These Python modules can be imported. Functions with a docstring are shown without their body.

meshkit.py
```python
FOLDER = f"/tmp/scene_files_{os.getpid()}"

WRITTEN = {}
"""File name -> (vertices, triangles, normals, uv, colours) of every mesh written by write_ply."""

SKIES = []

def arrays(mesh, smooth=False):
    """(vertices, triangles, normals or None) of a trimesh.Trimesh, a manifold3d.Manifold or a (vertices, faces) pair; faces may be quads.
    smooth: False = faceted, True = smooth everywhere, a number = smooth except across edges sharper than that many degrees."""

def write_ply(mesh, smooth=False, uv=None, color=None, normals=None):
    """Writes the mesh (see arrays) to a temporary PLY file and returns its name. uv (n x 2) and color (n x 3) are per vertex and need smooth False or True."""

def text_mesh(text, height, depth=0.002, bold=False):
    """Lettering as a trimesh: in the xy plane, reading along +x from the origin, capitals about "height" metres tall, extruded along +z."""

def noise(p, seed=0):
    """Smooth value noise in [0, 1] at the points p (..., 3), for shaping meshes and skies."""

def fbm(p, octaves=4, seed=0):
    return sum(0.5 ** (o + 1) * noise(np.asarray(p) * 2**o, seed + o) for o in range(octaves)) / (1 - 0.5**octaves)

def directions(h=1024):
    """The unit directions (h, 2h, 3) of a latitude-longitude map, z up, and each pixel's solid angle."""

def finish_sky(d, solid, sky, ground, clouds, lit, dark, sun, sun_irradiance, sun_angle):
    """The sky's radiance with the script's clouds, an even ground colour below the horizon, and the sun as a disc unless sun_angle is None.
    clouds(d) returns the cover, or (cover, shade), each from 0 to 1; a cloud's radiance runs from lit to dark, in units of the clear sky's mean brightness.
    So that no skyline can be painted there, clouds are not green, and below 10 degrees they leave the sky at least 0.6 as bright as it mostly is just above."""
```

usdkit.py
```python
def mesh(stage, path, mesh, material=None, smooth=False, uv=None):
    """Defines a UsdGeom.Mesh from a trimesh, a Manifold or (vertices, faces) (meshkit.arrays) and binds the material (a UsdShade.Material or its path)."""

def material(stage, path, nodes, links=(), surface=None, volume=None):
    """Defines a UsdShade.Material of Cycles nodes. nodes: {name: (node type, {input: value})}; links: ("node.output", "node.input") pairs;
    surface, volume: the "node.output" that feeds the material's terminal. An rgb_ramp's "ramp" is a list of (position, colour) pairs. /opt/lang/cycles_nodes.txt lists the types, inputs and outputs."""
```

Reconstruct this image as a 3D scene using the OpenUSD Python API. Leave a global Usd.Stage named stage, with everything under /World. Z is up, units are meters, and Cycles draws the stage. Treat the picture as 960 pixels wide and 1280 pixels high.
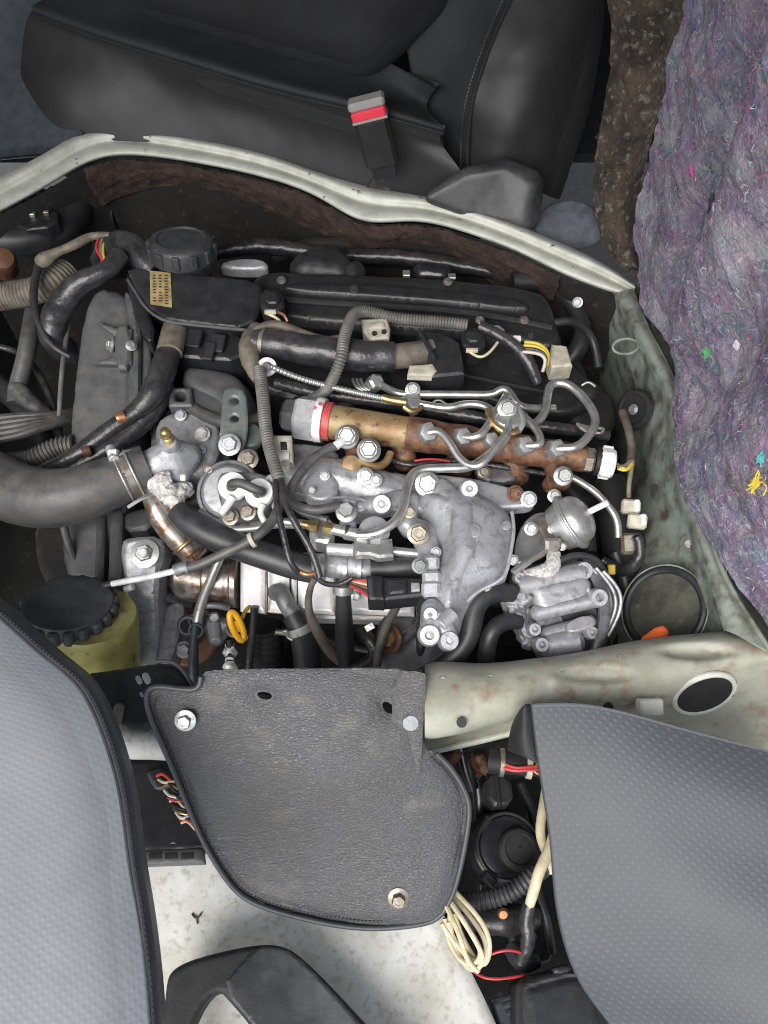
import math, numpy as np, trimesh, manifold3d as m3, shapely, shapely.geometry as sg
from scipy.interpolate import CubicSpline
from pxr import Usd, UsdGeom, UsdLux, UsdShade, Gf, Sdf, Vt
import usdkit, meshkit
stage = Usd.Stage.CreateInMemory()
UsdGeom.SetStageUpAxis(stage, 'Z'); UsdGeom.SetStageMetersPerUnit(stage, 1.0)
UsdGeom.Xform.Define(stage, '/World')
rng = np.random.default_rng(7)

# ---------------------------------------------------------------- camera, sky, sun, exposure
EXPOSURE = 1.2
SKY = 0.095
SUN_I, SUN_ANGLE = 0.46, 45.0
SUN_DIR = np.array([-0.4, -0.9, 0.95]); SUN_DIR /= np.linalg.norm(SUN_DIR)
FPX, CX, CY = 984.0, 480.0, 640.0
PITCH = math.radians(58)
FW = np.array([0, math.cos(PITCH), -math.sin(PITCH)]); UP = np.array([0, math.sin(PITCH), math.cos(PITCH)]); RT = np.array([1.0, 0, 0])
CAM = -1.1 * FW
cam = UsdGeom.Camera.Define(stage, '/World/camera')
cam.CreateHorizontalApertureAttr(36.0); cam.CreateVerticalApertureAttr(48.0); cam.CreateFocalLengthAttr(36.0 * FPX / 960)
cam.CreateClippingRangeAttr(Gf.Vec2f(0.02, 1000)); cam.CreateExposureAttr(EXPOSURE)
cam.AddTransformOp().Set(Gf.Matrix4d(*RT, 0, *UP, 0, *(-FW), 0, *CAM, 1))
elev, rot = math.asin(SUN_DIR[2]), math.atan2(SUN_DIR[0], SUN_DIR[1])
skym = usdkit.material(stage, '/World/Looks/sky', {
    's': ('sky_texture', {'sky_type': 'single_scattering', 'sun_disc': False, 'sun_elevation': elev, 'sun_rotation': rot}),
    'h': ('hsv', {'saturation': 0.35}), 'b': ('background_shader', {'strength': SKY})},
    [('s.color', 'h.color'), ('h.color', 'b.color')], surface='b.background')
dome = UsdLux.DomeLight.Define(stage, '/World/sky'); UsdShade.MaterialBindingAPI.Apply(dome.GetPrim()).Bind(skym)
sun = UsdLux.DistantLight.Define(stage, '/World/sun'); sun.CreateIntensityAttr(SUN_I); sun.CreateAngleAttr(SUN_ANGLE); sun.CreateNormalizeAttr(True)
sun.CreateColorAttr(Gf.Vec3f(1, .97, .93))
_x = np.cross([0, 1, 0], SUN_DIR); _x /= np.linalg.norm(_x); _y = np.cross(SUN_DIR, _x)
sun.AddTransformOp().Set(Gf.Matrix4d(*_x, 0, *_y, 0, *SUN_DIR, 0, 0, 0, 5, 1))

# ---------------------------------------------------------------- helpers: points
def ray(px, py): return RT * (px - CX) / FPX + UP * (CY - py) / FPX + FW
def W(px, py, z):
    d = ray(px, py); return CAM + d * (z - CAM[2]) / d[2]
def WY(px, py, y):
    d = ray(px, py); return CAM + d * (y - CAM[1]) / d[1]
def dep(p): return float(np.dot(np.asarray(p) - CAM, FW))
def w(p):
    return np.asarray(p, float) if isinstance(p, np.ndarray) else W(*p)
def mpp(p): return dep(p) / FPX                      # metres per photo pixel at a point
def nrm(v):
    v = np.asarray(v, float); return v / (np.linalg.norm(v) + 1e-12)
def frame(z, x=None):
    z = nrm(z)
    if x is None: x = np.array([1.0, 0, 0]) if abs(z[0]) < .9 else np.array([0, 1.0, 0])
    x = nrm(np.asarray(x) - z * np.dot(x, z)); return np.stack([x, np.cross(z, x), z], 1)
TOCAM = nrm([0, -.5, .86])
def TM(v, f): return trimesh.Trimesh(np.asarray(v, float), np.asarray(f, int), process=False)
def cat(*ms):
    ms = [m for x in ms for m in (x if isinstance(x, (list, tuple)) else [x])]
    return trimesh.util.concatenate(ms)
def chaikin(P, k=2, closed=False):
    P = np.asarray(P, float)
    for _ in range(k):
        A, B = (P, np.roll(P, -1, 0)) if closed else (P[:-1], P[1:])
        Q = np.stack([.75 * A + .25 * B, .25 * A + .75 * B], 1).reshape(-1, P.shape[1])
        P = Q if closed else np.vstack([P[:1], Q, P[-1:]])
    return P
def resample(P, n, extra=None):
    P = np.asarray(P, float); s = np.r_[0, np.cumsum(np.linalg.norm(np.diff(P, axis=0), axis=1))]
    t = np.linspace(0, s[-1], n); return np.stack([np.interp(t, s, P[:, k]) for k in range(P.shape[1])], 1)
def spline(P, n):
    P = np.asarray(P, float)
    if len(P) < 3: return resample(P, n)
    s = np.r_[0, np.cumsum(np.sqrt(np.linalg.norm(np.diff(P[:, :3], axis=0), axis=1) + 1e-9))]
    return resample(CubicSpline(s, P, bc_type='natural')(np.linspace(0, s[-1], 6 * n)), n)
# ---------------------------------------------------------------- helpers: shapes
def tube(P, R, sides=14, corr=None, wrap=None, nz=0, seed=0, cap=True):
    P = np.asarray(P, float); n = len(P); R = np.broadcast_to(R, (n,)).astype(float)
    t = np.gradient(P, axis=0); t /= np.linalg.norm(t, axis=1, keepdims=True) + 1e-12
    a = np.zeros_like(P); a[0] = frame(t[0])[:, 0]
    for i in range(1, n):
        v = a[i - 1] - t[i] * np.dot(a[i - 1], t[i]); a[i] = nrm(v)
    b = np.cross(t, a); s = np.r_[0, np.cumsum(np.linalg.norm(np.diff(P, axis=0), axis=1))]
    ang = np.arange(sides) * 2 * np.pi / sides
    rr = np.repeat(R[:, None], sides, 1)
    if corr: rr = rr * (1 + corr[1] * np.clip(1.6 * np.sin(2 * np.pi * s / corr[0]), -1, 1)[:, None])
    if wrap:
        ph = (s[:, None] / wrap[0] + ang[None] / (2 * np.pi)) % 1
        rr = rr * (1 + wrap[1] * (ph - .5))
    V = P[:, None] + rr[..., None] * (np.cos(ang)[None, :, None] * a[:, None] + np.sin(ang)[None, :, None] * b[:, None])
    if nz: V = P[:, None] + (V - P[:, None]) * (1 + nz * (meshkit.fbm(V * 60, 3, seed) - .5) * 2)[..., None]
    i, j = np.meshgrid(np.arange(n - 1), np.arange(sides), indexing='ij'); k = (j + 1) % sides
    q = np.stack([i * sides + j, i * sides + k, (i + 1) * sides + k, (i + 1) * sides + j], -1).reshape(-1, 4)
    f = np.vstack([q[:, [0, 1, 2]], q[:, [0, 2, 3]]]); V = V.reshape(-1, 3)
    if cap:
        o = len(V); V = np.vstack([V, P[:1], P[-1:]]); j = np.arange(sides); k = (j + 1) % sides; e = (n - 1) * sides
        f = np.vstack([f, np.stack([k, j, np.full(sides, o)], 1), np.stack([e + j, e + k, np.full(sides, o + 1)], 1)])
    return TM(V, f)
def T(pts, r, mode='s', step=None, **kw):
    """A tube through photo points (px, py, z); r in photo pixels (one number or one per point)."""
    P = np.array([w(p) for p in pts]); r = np.broadcast_to(r, (len(P),)).astype(float)
    R = np.array([a * mpp(p) for a, p in zip(r, P)]); Q = np.c_[P, R]
    L = np.linalg.norm(np.diff(P, axis=0), axis=1).sum()
    if step is None: step = kw['corr'][0] / 6 if kw.get('corr') else max(.0025, R.mean() * .45)
    n = int(np.clip(L / step, 6, 420))
    Q = spline(Q, n) if mode == 's' else resample(chaikin(Q, 3), n)
    return tube(Q[:, :3], np.maximum(Q[:, 3], 4e-4), **kw)
def lathe(prof, pos, axis=(0, 0, 1), seg=28, rot=0.0, xdir=None):
    """prof: [(radius, height)...] in metres about the axis at pos."""
    prof = list(prof)
    if prof[0][0] > 0: prof = [(0, prof[0][1])] + prof
    if prof[-1][0] > 0: prof = prof + [(0, prof[-1][1])]
    F = frame(axis, xdir); ang = np.arange(seg) * 2 * np.pi / seg + rot; V = [];
    for r, h in prof:
        V.append(np.stack([r * np.cos(ang), r * np.sin(ang), np.full(seg, h)], 1))
    V = np.vstack(V) @ F.T + w(pos); n = len(prof)
    i, j = np.meshgrid(np.arange(n - 1), np.arange(seg), indexing='ij'); k = (j + 1) % seg
    q = np.stack([i * seg + j, i * seg + k, (i + 1) * seg + k, (i + 1) * seg + j], -1).reshape(-1, 4)
    m = TM(V, np.vstack([q[:, [0, 1, 2]], q[:, [0, 2, 3]]])); m.merge_vertices(digits_vertex=6); m.update_faces(m.nondegenerate_faces()); return m
def cyl(a, b, r, seg=24, bev=.12):
    a, b = w(a), w(b); h = np.linalg.norm(b - a); e = min(bev * r, h * .4)
    return lathe([(r - e, 0), (r, e), (r, h - e), (r - e, h)], a, b - a, seg)
def rbox(c, size, F=np.eye(3), bev=.15):
    """A chamfered box; bev is a share of its least side."""
    s = np.asarray(size, float) / 2; b = bev * s.min() * 2; V = []
    for sx in (-1, 1):
        for sy in (-1, 1):
            for sz in (-1, 1):
                p = s * [sx, sy, sz]
                for k in range(3):
                    d = np.array([b, b, b]) * [sx, sy, sz]; d[k] = 0; V.append(p - d)
    m = trimesh.convex.convex_hull(np.array(V) @ np.asarray(F).T + w(c)); return m
def plane_of(z):
    """z: a height, or three photo points, or (origin, normal) -> origin, 3x3 frame with normal towards the camera."""
    if np.isscalar(z): return np.array([0, 0, float(z)]), np.eye(3)
    if len(z) == 3:
        a, b, c = (w(p) for p in z); n = nrm(np.cross(b - a, c - a))
    else:
        a, n = w(z[0]), nrm(z[1])
    if np.dot(n, CAM - a) < 0: n = -n
    return a, frame(n)
def onplane(px, py, pl):
    o, F = pl; d = ray(px, py); n = F[:, 2]; t = np.dot(o - CAM, n) / np.dot(d, n); return CAM + d * t
def slab(poly, z, thick, bev=.004, res=.006, rnd=2, disp=None, nz=0, nsc=60, holes=(), bevb=0, seed=0):
    """A plate whose top face has the outline poly (photo pixels) on a plane, rounded along its edge."""
    pl = plane_of(z); o, F = pl
    def loc(pp):
        return np.array([(np.linalg.inv(F) @ (onplane(x, y, pl) - o))[:2] for x, y in pp])
    P = loc(poly)
    if rnd: P = chaikin(P, rnd, True)
    pg = sg.Polygon(P).buffer(0)
    for h in holes: pg = pg.difference(sg.Polygon(chaikin(loc(h), 2, True)))
    if pg.geom_type != 'Polygon': pg = max(pg.geoms, key=lambda g: g.area)
    pg = pg.simplify(res * .05)
    cs = m3.CrossSection([np.array(pg.exterior.coords)[:-1]] + [np.array(i.coords)[:-1] for i in pg.interiors], m3.FillRule.EvenOdd)
    mm = m3.Manifold.extrude(cs, thick).refine_to_length(res).to_mesh()
    V, f = np.array(mm.vert_properties[:, :3], float), np.array(mm.tri_verts)
    d = shapely.distance(shapely.points(V[:, :2]), pg.boundary); top = V[:, 2] > thick - 1e-6
    drop = np.where(d < bev, bev - np.sqrt(np.maximum(bev**2 - (bev - d)**2, 0)), 0)
    V[:, 2] = np.where(top, thick - drop, np.minimum(V[:, 2], thick - bev))
    if disp is not None: V[top, 2] += disp(V[top, 0], V[top, 1], d[top])
    V[:, 2] -= thick
    V = V @ F.T + o
    if nz: V = V + F[:, 2] * (meshkit.fbm(V * nsc, 3, seed) - .5)[:, None] * 2 * nz
    return TM(V, f)
def grid_mesh(G, thick=0, flip=False):
    """A grid of points (nu, nv, 3) as a sheet, solid when thick; returns mesh and uv in metres."""
    nu, nv = G.shape[:2]
    du = np.linalg.norm(np.diff(G, axis=0), axis=2).mean(1); dv = np.linalg.norm(np.diff(G, axis=1), axis=2).mean(0)
    uv = np.stack(np.meshgrid(np.r_[0, np.cumsum(du)], np.r_[0, np.cumsum(dv)], indexing='ij'), -1).reshape(-1, 2)
    i, j = np.meshgrid(np.arange(nu - 1), np.arange(nv - 1), indexing='ij'); a = i * nv + j
    q = np.stack([a, a + nv, a + nv + 1, a + 1], -1).reshape(-1, 4)
    N = np.cross(np.gradient(G, axis=0), np.gradient(G, axis=1)); N /= np.linalg.norm(N, axis=2, keepdims=True) + 1e-12
    if (N * (CAM - G)).sum() < 0: q = q[:, ::-1]; N = -N
    V = G.reshape(-1, 3); n = len(V)
    if thick:
        B = (G - N * thick).reshape(-1, 3)
        e = np.r_[np.arange(nv - 1), nv - 1 + nv * np.arange(nu - 1), (nu - 1) * nv + np.arange(nv - 1, 0, -1), nv * np.arange(nu - 1, 0, -1)]
        e2 = np.roll(e, -1); side = np.stack([e, e2, e2 + n, e + n], 1)
        tri = q[0]; # orient the rim like the face
        V = np.vstack([V, B]); uv = np.vstack([uv, uv]); q = np.vstack([q, q[:, ::-1] + n, side])
    f = np.vstack([q[:, [0, 1, 2]], q[:, [0, 2, 3]]]); return TM(V, f), uv
def loft(rows, nu=40, nv=60, thick=0, disp=None):
    """A sheet through rows of photo points."""
    R = np.array([spline([w(p) for p in r], nv) for r in rows])
    s = np.r_[0, np.cumsum(np.linalg.norm(np.diff(R, axis=0), axis=2).mean(1))]
    t = np.linspace(0, s[-1], nu)
    G = CubicSpline(s, R, axis=0, bc_type='natural')(t) if len(rows) > 2 else R[0] + (R[1] - R[0]) * (t / s[-1])[:, None, None]
    if disp is not None: G = disp(G)
    return grid_mesh(G, thick)
def hexbolt(p, r, axis=TOCAM, h=None, flange=1.35, socket=False, rot=0.3):
    """A flanged hex bolt head: r in photo pixels."""
    p = w(p); R = r * mpp(p); h = h * mpp(p) if h else R * .75
    hx = lathe([(R * .98, 0), (R * .98, h * .82), (R * .86, h), (R * .55, h), (R * .5, h * .92)], p, axis, 6, rot)
    fl = lathe([(R * flange * .96, -h * .35), (R * flange, -h * .1), (R * flange, h * .05), (R * .95, h * .22)], p, axis, 24)
    return cat(hx, fl)
def boss(p, r, axis=TOCAM, h=None, hole=.4):
    p = w(p); R = r * mpp(p); h = h * mpp(p) if h else R * 1.2
    return lathe([(R * 1.15, -h), (R, -h * .1), (R * .93, 0), (R * hole * 1.1, 0), (R * hole, -R * .1), (R * hole * .9, -h * .8)], p, axis, 28)
def blob(spheres, links, edge=.004, it=12, nz=0, seed=0, nsc=70):
    """Hulls of spheres joined to one smooth casting. spheres: [(point, radius m)], links: index tuples."""
    S = [m3.Manifold.sphere(r, 20).translate(tuple(w(p))) for p, r in spheres]
    M = m3.Manifold.batch_boolean([m3.Manifold.batch_hull([S[i] for i in l]) for l in links], m3.OpType.Add).refine_to_length(edge).to_mesh()
    t = TM(M.vert_properties[:, :3], M.tri_verts); t.merge_vertices(digits_vertex=6); trimesh.smoothing.filter_taubin(t, iterations=it)
    if nz: t.vertices = t.vertices + t.vertex_normals * ((meshkit.fbm(np.array(t.vertices) * nsc, 3, seed) - .5) * 2 * nz)[:, None]
    return t
# ---------------------------------------------------------------- helpers: things
_names = {}
def numbered(path, name):
    k = (path, name); n = _names.get(k, -1) + 1; _names[k] = n
    return f'{path}/{name}' if n == 0 else f'{path}/{name}_{n:03d}'
class Thing:
    def __init__(s, name, label, cat_, group=None, kind=None):
        s.name, s.label, s.cat, s.group, s.kind, s.parts = name, label, cat_, group, kind, []
        ALL.append(s)
    def add(s, name, mesh, mat, smooth=35, parent=None, label=None, uv=None, kind=None):
        s.parts.append(dict(name=name, mesh=mesh, mat=mat, smooth=smooth, parent=parent, label=label, uv=uv, kind=kind)); return len(s.parts) - 1
    def keys(s, prim):
        if s.kind != 'structure':
            prim.SetCustomDataByKey('label', s.label); prim.SetCustomDataByKey('category', s.cat)
        if s.group: prim.SetCustomDataByKey('group', s.group)
        if s.kind: prim.SetCustomDataByKey('kind', s.kind)
    def emit(s):
        B = np.array([(p['mesh'].vertices.min(0), p['mesh'].vertices.max(0)) for p in s.parts if p['mesh'] is not None]); lo, hi = B[:, 0].min(0), B[:, 1].max(0)
        base = np.array([(lo[0] + hi[0]) / 2, (lo[1] + hi[1]) / 2, lo[2]]); path = numbered('/World', s.name)
        single = len(s.parts) == 1
        if not single:
            x = UsdGeom.Xform.Define(stage, path); x.AddTranslateOp().Set(Gf.Vec3d(*map(float, base))); s.keys(x.GetPrim())
        made = []
        for p in s.parts:
            up = path if p['parent'] is None else made[p['parent']]
            here = path if single else numbered(up, p['name'])
            m = p['mesh'].copy(); m.vertices = np.array(m.vertices) - base
            sm = True if p['uv'] is not None else p['smooth']
            g = usdkit.mesh(stage, here, m, M[p['mat']], smooth=sm, uv=p['uv']); made.append(here)
            if single: g.AddTranslateOp().Set(Gf.Vec3d(*map(float, base))); s.keys(g.GetPrim())
            else:
                if p['label']: g.GetPrim().SetCustomDataByKey('label', p['label'])
                if p['kind']: g.GetPrim().SetCustomDataByKey('kind', p['kind'])
        s.path, s.base = path, base
ALL = []
def one(name, label, cat_, mesh, mat, group=None, kind=None, **k):
    t = Thing(name, label, cat_, group, kind); t.add(name, mesh, mat, **k); return t
# ---------------------------------------------------------------- materials
M = {}
def mat(name, c, rough=.5, metal=0, c2=None, sc=30, lo=.42, hi=.62, c3=None, sc3=90, lo3=.6, hi3=.68, bump=0, bsc=300, bdist=.001, dust=0, dustc=(.22, .2, .17), coat=0, spec=.5, r2=None, det=6, sub=0, extra=None, sheen=0):
    N = {'g': ('geometry', {}), 'p': ('principled_bsdf', {'metallic': metal, 'roughness': rough, 'specular_ior_level': spec, 'coat_weight': coat, 'coat_roughness': .15, 'base_color': c, 'sheen_weight': sheen})}
    L = []; col = None
    if c2 is not None:
        N |= {'n': ('noise_texture', {'scale': sc, 'detail': det, 'roughness': .62}), 'r': ('map_range', {'from_min': lo, 'from_max': hi, 'clamp': True}), 'm': ('mix_color', {'a': c, 'b': c2})}
        L += [('g.position', 'n.vector'), ('n.fac', 'r.value'), ('r.result', 'm.fac')]; col = 'm.result'
        if r2 is not None:
            N['rr'] = ('mix_float', {'a': rough, 'b': r2}); L += [('r.result', 'rr.fac'), ('rr.result', 'p.roughness')]
    if c3 is not None:
        N |= {'n3': ('noise_texture', {'scale': sc3, 'detail': 5, 'roughness': .6}), 'r3': ('map_range', {'from_min': lo3, 'from_max': hi3, 'clamp': True}), 'm3': ('mix_color', {'a': c, 'b': c3}),
              'o3': ('vector_math', {'math_type': 'add', 'vector2': (3.1, 1.7, 5.3)})}
        L += [('g.position', 'o3.vector1'), ('o3.vector', 'n3.vector'), ('n3.fac', 'r3.value'), ('r3.result', 'm3.fac')]
        if col: L.append((col, 'm3.a'))
        col = 'm3.result'
    if dust:
        N |= {'nx': ('separate_xyz', {}), 'nd': ('noise_texture', {'scale': 45, 'detail': 6, 'roughness': .7}), 'rd': ('map_range', {'from_min': .35, 'from_max': .75, 'to_max': dust, 'clamp': True}),
              'ru': ('map_range', {'from_min': -.1, 'from_max': .9, 'clamp': True}), 'mu': ('math', {'math_type': 'multiply'}), 'md': ('mix_color', {'a': c, 'b': dustc})}
        L += [('g.normal', 'nx.vector'), ('g.position', 'nd.vector'), ('nd.fac', 'rd.value'), ('nx.z', 'ru.value'), ('rd.result', 'mu.value1'), ('ru.result', 'mu.value2'), ('mu.value', 'md.fac')]
        if col: L.append((col, 'md.a'))
        col = 'md.result'
    if col: L.append((col, 'p.base_color'))
    if bump:
        N |= {'nb': ('noise_texture', {'scale': bsc, 'detail': 4, 'roughness': .6}), 'b': ('bump', {'strength': bump, 'distance': bdist})}
        L += [('g.position', 'nb.vector'), ('nb.fac', 'b.height'), ('b.normal', 'p.normal')]
    if extra: extra(N, L)
    M[name] = usdkit.material(stage, f'/World/Looks/{name}', N, L, surface='p.BSDF')
mat('black_plastic', (.011, .0115, .0135), .4, c2=(.019, .02, .022), sc=18, c3=(.16, .155, .15), sc3=110, lo3=.7, hi3=.76, bump=.3, bsc=400, dust=.22, dustc=(.09, .087, .083))
mat('black_gloss', (.012, .012, .014), .22, c2=(.02, .02, .022), sc=40, bump=.2, bsc=200)
mat('matt_black', (.009, .009, .01), .65, c2=(.018, .017, .017), sc=30, bump=.3, bsc=300)
mat('grey_plastic', (.05, .053, .057), .5, c2=(.075, .077, .08), sc=14, bump=.2, bsc=450, dust=.3)
mat('rubber', (.015, .016, .018), .42, c2=(.03, .031, .034), sc=25, bump=.25, bsc=350, dust=.2, dustc=(.14, .135, .13))
mat('dusty_rubber', (.042, .042, .044), .46, c2=(.065, .063, .06), sc=22, bump=.35, bsc=420, dust=.5, dustc=(.2, .19, .17))
mat('tape', (.013, .013, .016), .27, c2=(.03, .03, .034), sc=35, bump=.5, bsc=120, bdist=.002, dust=.2)
mat('tan_tape', (.17, .145, .11), .6, c2=(.1, .085, .065), sc=60, bump=.4, bsc=300)
mat('conduit', (.1, .096, .087), .5, c2=(.15, .14, .125), sc=40, bump=.2)
mat('conduit_black', (.022, .022, .025), .45, c2=(.05, .05, .052), sc=40)
mat('tan_hose', (.15, .13, .105), .65, c2=(.09, .075, .06), sc=40, c3=(.25, .12, .08), sc3=25, bump=.3)
mat('cast', (.47, .475, .495), .44, .55, c2=(.37, .375, .39), sc=60, lo=.35, hi=.65, c3=(.12, .11, .1), sc3=90, lo3=.5, hi3=.85, bump=.45, bsc=330, r2=.55)
mat('cast_dull', (.26, .265, .28), .5, .5, c2=(.16, .16, .165), sc=40, c3=(.1, .095, .09), sc3=60, lo3=.55, hi3=.7, bump=.5, bsc=400)
mat('cast_light', (.5, .5, .52), .45, .45, c2=(.4, .4, .41), sc=90, c3=(.15, .14, .13), sc3=170, lo3=.62, hi3=.74, bump=.5, bsc=350)
mat('cast_dark', (.05, .05, .052), .5, .4, c2=(.022, .022, .022), sc=40, bump=.4, bsc=400)
mat('oxide', (.62, .6, .56), .85, 0, c2=(.35, .33, .31), sc=160, lo=.45, hi=.6, bump=1, bsc=300, bdist=.003)
mat('zinc', (.48, .49, .48), .38, .75, c2=(.45, .45, .43), sc=110, c3=(.2, .17, .13), sc3=190, lo3=.6, hi3=.72, bump=.15, bsc=500)
mat('steel_pipe', (.6, .6, .57), .3, .85, c2=(.42, .41, .37), sc=45, c3=(.28, .22, .16), sc3=90, lo3=.64, hi3=.72, bump=.12, bsc=500)
mat('old_steel', (.3, .28, .24), .42, .7, c2=(.2, .16, .12), sc=80, bump=.3, bsc=400)
mat('brown_steel', (.48, .44, .4), .3, .75, c2=(.2, .16, .13), sc=40, c3=(.2, .09, .045), sc3=50, lo3=.52, hi3=.66, bump=.15, bsc=300)
mat('rust', (.11, .048, .028), .65, .2, c2=(.2, .105, .055), sc=40, c3=(.05, .028, .022), sc3=90, lo3=.5, hi3=.64, bump=.8, bsc=380, r2=.5)
mat('rust_tan', (.32, .235, .12), .5, .3, c2=(.24, .135, .06), sc=30, lo=.42, hi=.6, c3=(.11, .05, .03), sc3=70, lo3=.54, hi3=.66, bump=.5, bsc=450)
mat('rust_dark', (.16, .075, .04), .6, .3, c2=(.09, .05, .035), sc=35, bump=.5)
mat('red_paint', (.5, .03, .04), .5, c2=(.42, .1, .08), sc=80, c3=(.3, .2, .12), sc3=90)
mat('white_paint', (.75, .75, .75), .45, c2=(.55, .53, .5), sc=60, c3=(.6, .08, .12), sc3=45, lo3=.56, hi3=.6)
mat('brass', (.5, .37, .17), .38, .85, c2=(.3, .21, .1), sc=90)
mat('copper', (.55, .27, .14), .4, .7, c2=(.35, .16, .08), sc=90)
mat('yellow_plastic', (.8, .42, .02), .35)
mat('orange_plastic', (.75, .13, .025), .45, c2=(.5, .08, .02), sc=50)
mat('white_plastic', (.72, .72, .7), .45, c2=(.55, .54, .52), sc=70, bump=.1)
mat('beige_plastic', (.5, .47, .38), .5, c2=(.36, .33, .26), sc=70)
mat('green_grey', (.13, .155, .15), .5, .35, c2=(.2, .21, .2), sc=50, bump=.25)
mat('blue_grey', (.045, .055, .07), .45, c2=(.03, .036, .045), sc=50)
mat('aluminium_shield', (.94, .93, .92), .35, .1, c2=(.85, .83, .8), sc=40, bump=.15, bsc=200)
mat('label_yellow', (.36, .29, .13), .5, c2=(.24, .18, .08), sc=80)
mat('ink', (.05, .04, .03), .6)
def _mud(N, L): pass
mat('body_paint', (.27, .31, .27), .4, c2=(.19, .215, .18), sc=22, c3=(.075, .068, .052), sc3=30, lo3=.46, hi3=.66, bump=.2, bsc=200, dust=.35, dustc=(.24, .23, .18))
mat('rim_paint', (.58, .59, .52), .45, c2=(.42, .43, .37), sc=30, lo=.4, hi=.7, c3=(.1, .1, .09), sc3=50, lo3=.65, hi3=.69, bump=.15, bsc=200)
mat('dirty_paint', (.16, .17, .14), .6, c2=(.075, .072, .058), sc=20, lo=.4, hi=.6, c3=(.07, .06, .05), sc3=35, lo3=.5, hi3=.65, bump=.5, bsc=200)
mat('muddy_paint', (.085, .085, .065), .7, c2=(.04, .037, .03), sc=26, c3=(.13, .13, .105), sc3=50, bump=.6, bsc=200)
mat('cap_plastic', (.022, .023, .025), .5, c2=(.034, .035, .037), sc=40, bump=.4, bsc=300, dust=.5, dustc=(.1, .1, .1))
mat('dark_body', (.016, .015, .014), .8, c2=(.01, .009, .008), sc=16, c3=(.05, .044, .036), sc3=60, lo3=.6, hi3=.7, bump=.7, bsc=120)
mat('rusty_sill', (.345, .355, .295), .5, c2=(.27, .275, .22), sc=20, c3=(.19, .105, .055), sc3=32, lo3=.52, hi3=.74, bump=.3, bsc=200, dust=.4, dustc=(.3, .26, .17))
mat('brown_felt', (.05, .028, .02), .95, c2=(.022, .014, .012), sc=40, c3=(.08, .05, .035), sc3=120, bump=1, bsc=180, bdist=.004)
mat('mud', (.075, .055, .04), .95, c2=(.03, .023, .018), sc=18, lo=.4, hi=.6, c3=(.16, .145, .12), sc3=90, lo3=.55, hi3=.65, bump=1, bsc=160, bdist=.004)
mat('floor_white', (.74, .74, .71), .5, c2=(.56, .54, .47), sc=12, lo=.35, hi=.65, c3=(.3, .27, .21), sc3=110, lo3=.52, hi3=.85, bump=.25, bsc=200)
mat('reservoir', (.3, .28, .09), .3, c2=(.22, .2, .06), sc=25, c3=(.1, .09, .05), sc3=60, bump=.1)
mat('seat_vinyl', (.018, .0182, .019), .5, c2=(.023, .023, .024), sc=9, bump=.35, bsc=900)
mat('seat_plastic', (.022, .023, .025), .45, c2=(.065, .066, .068), sc=12, bump=.2, bsc=500)
mat('cloth_blue', (.1, .11, .135), .85, c2=(.07, .075, .09), sc=50, bump=.4)
mat('seat_dark', (.009, .0095, .011), .8, c2=(.013, .014, .016), sc=12, bump=.5, bsc=500)
mat('buckle_red', (.75, .05, .08), .35)
mat('buckle_grey', (.3, .29, .28), .4)
mat('cream_wire', (.62, .55, .38), .5, c2=(.5, .42, .27), sc=70)
mat('red_wire', (.5, .04, .05), .45)
mat('yellow_wire', (.6, .45, .05), .45)
mat('green_wire', (.1, .35, .15), .45)
mat('headliner', (.3, .3, .29), .9)
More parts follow.
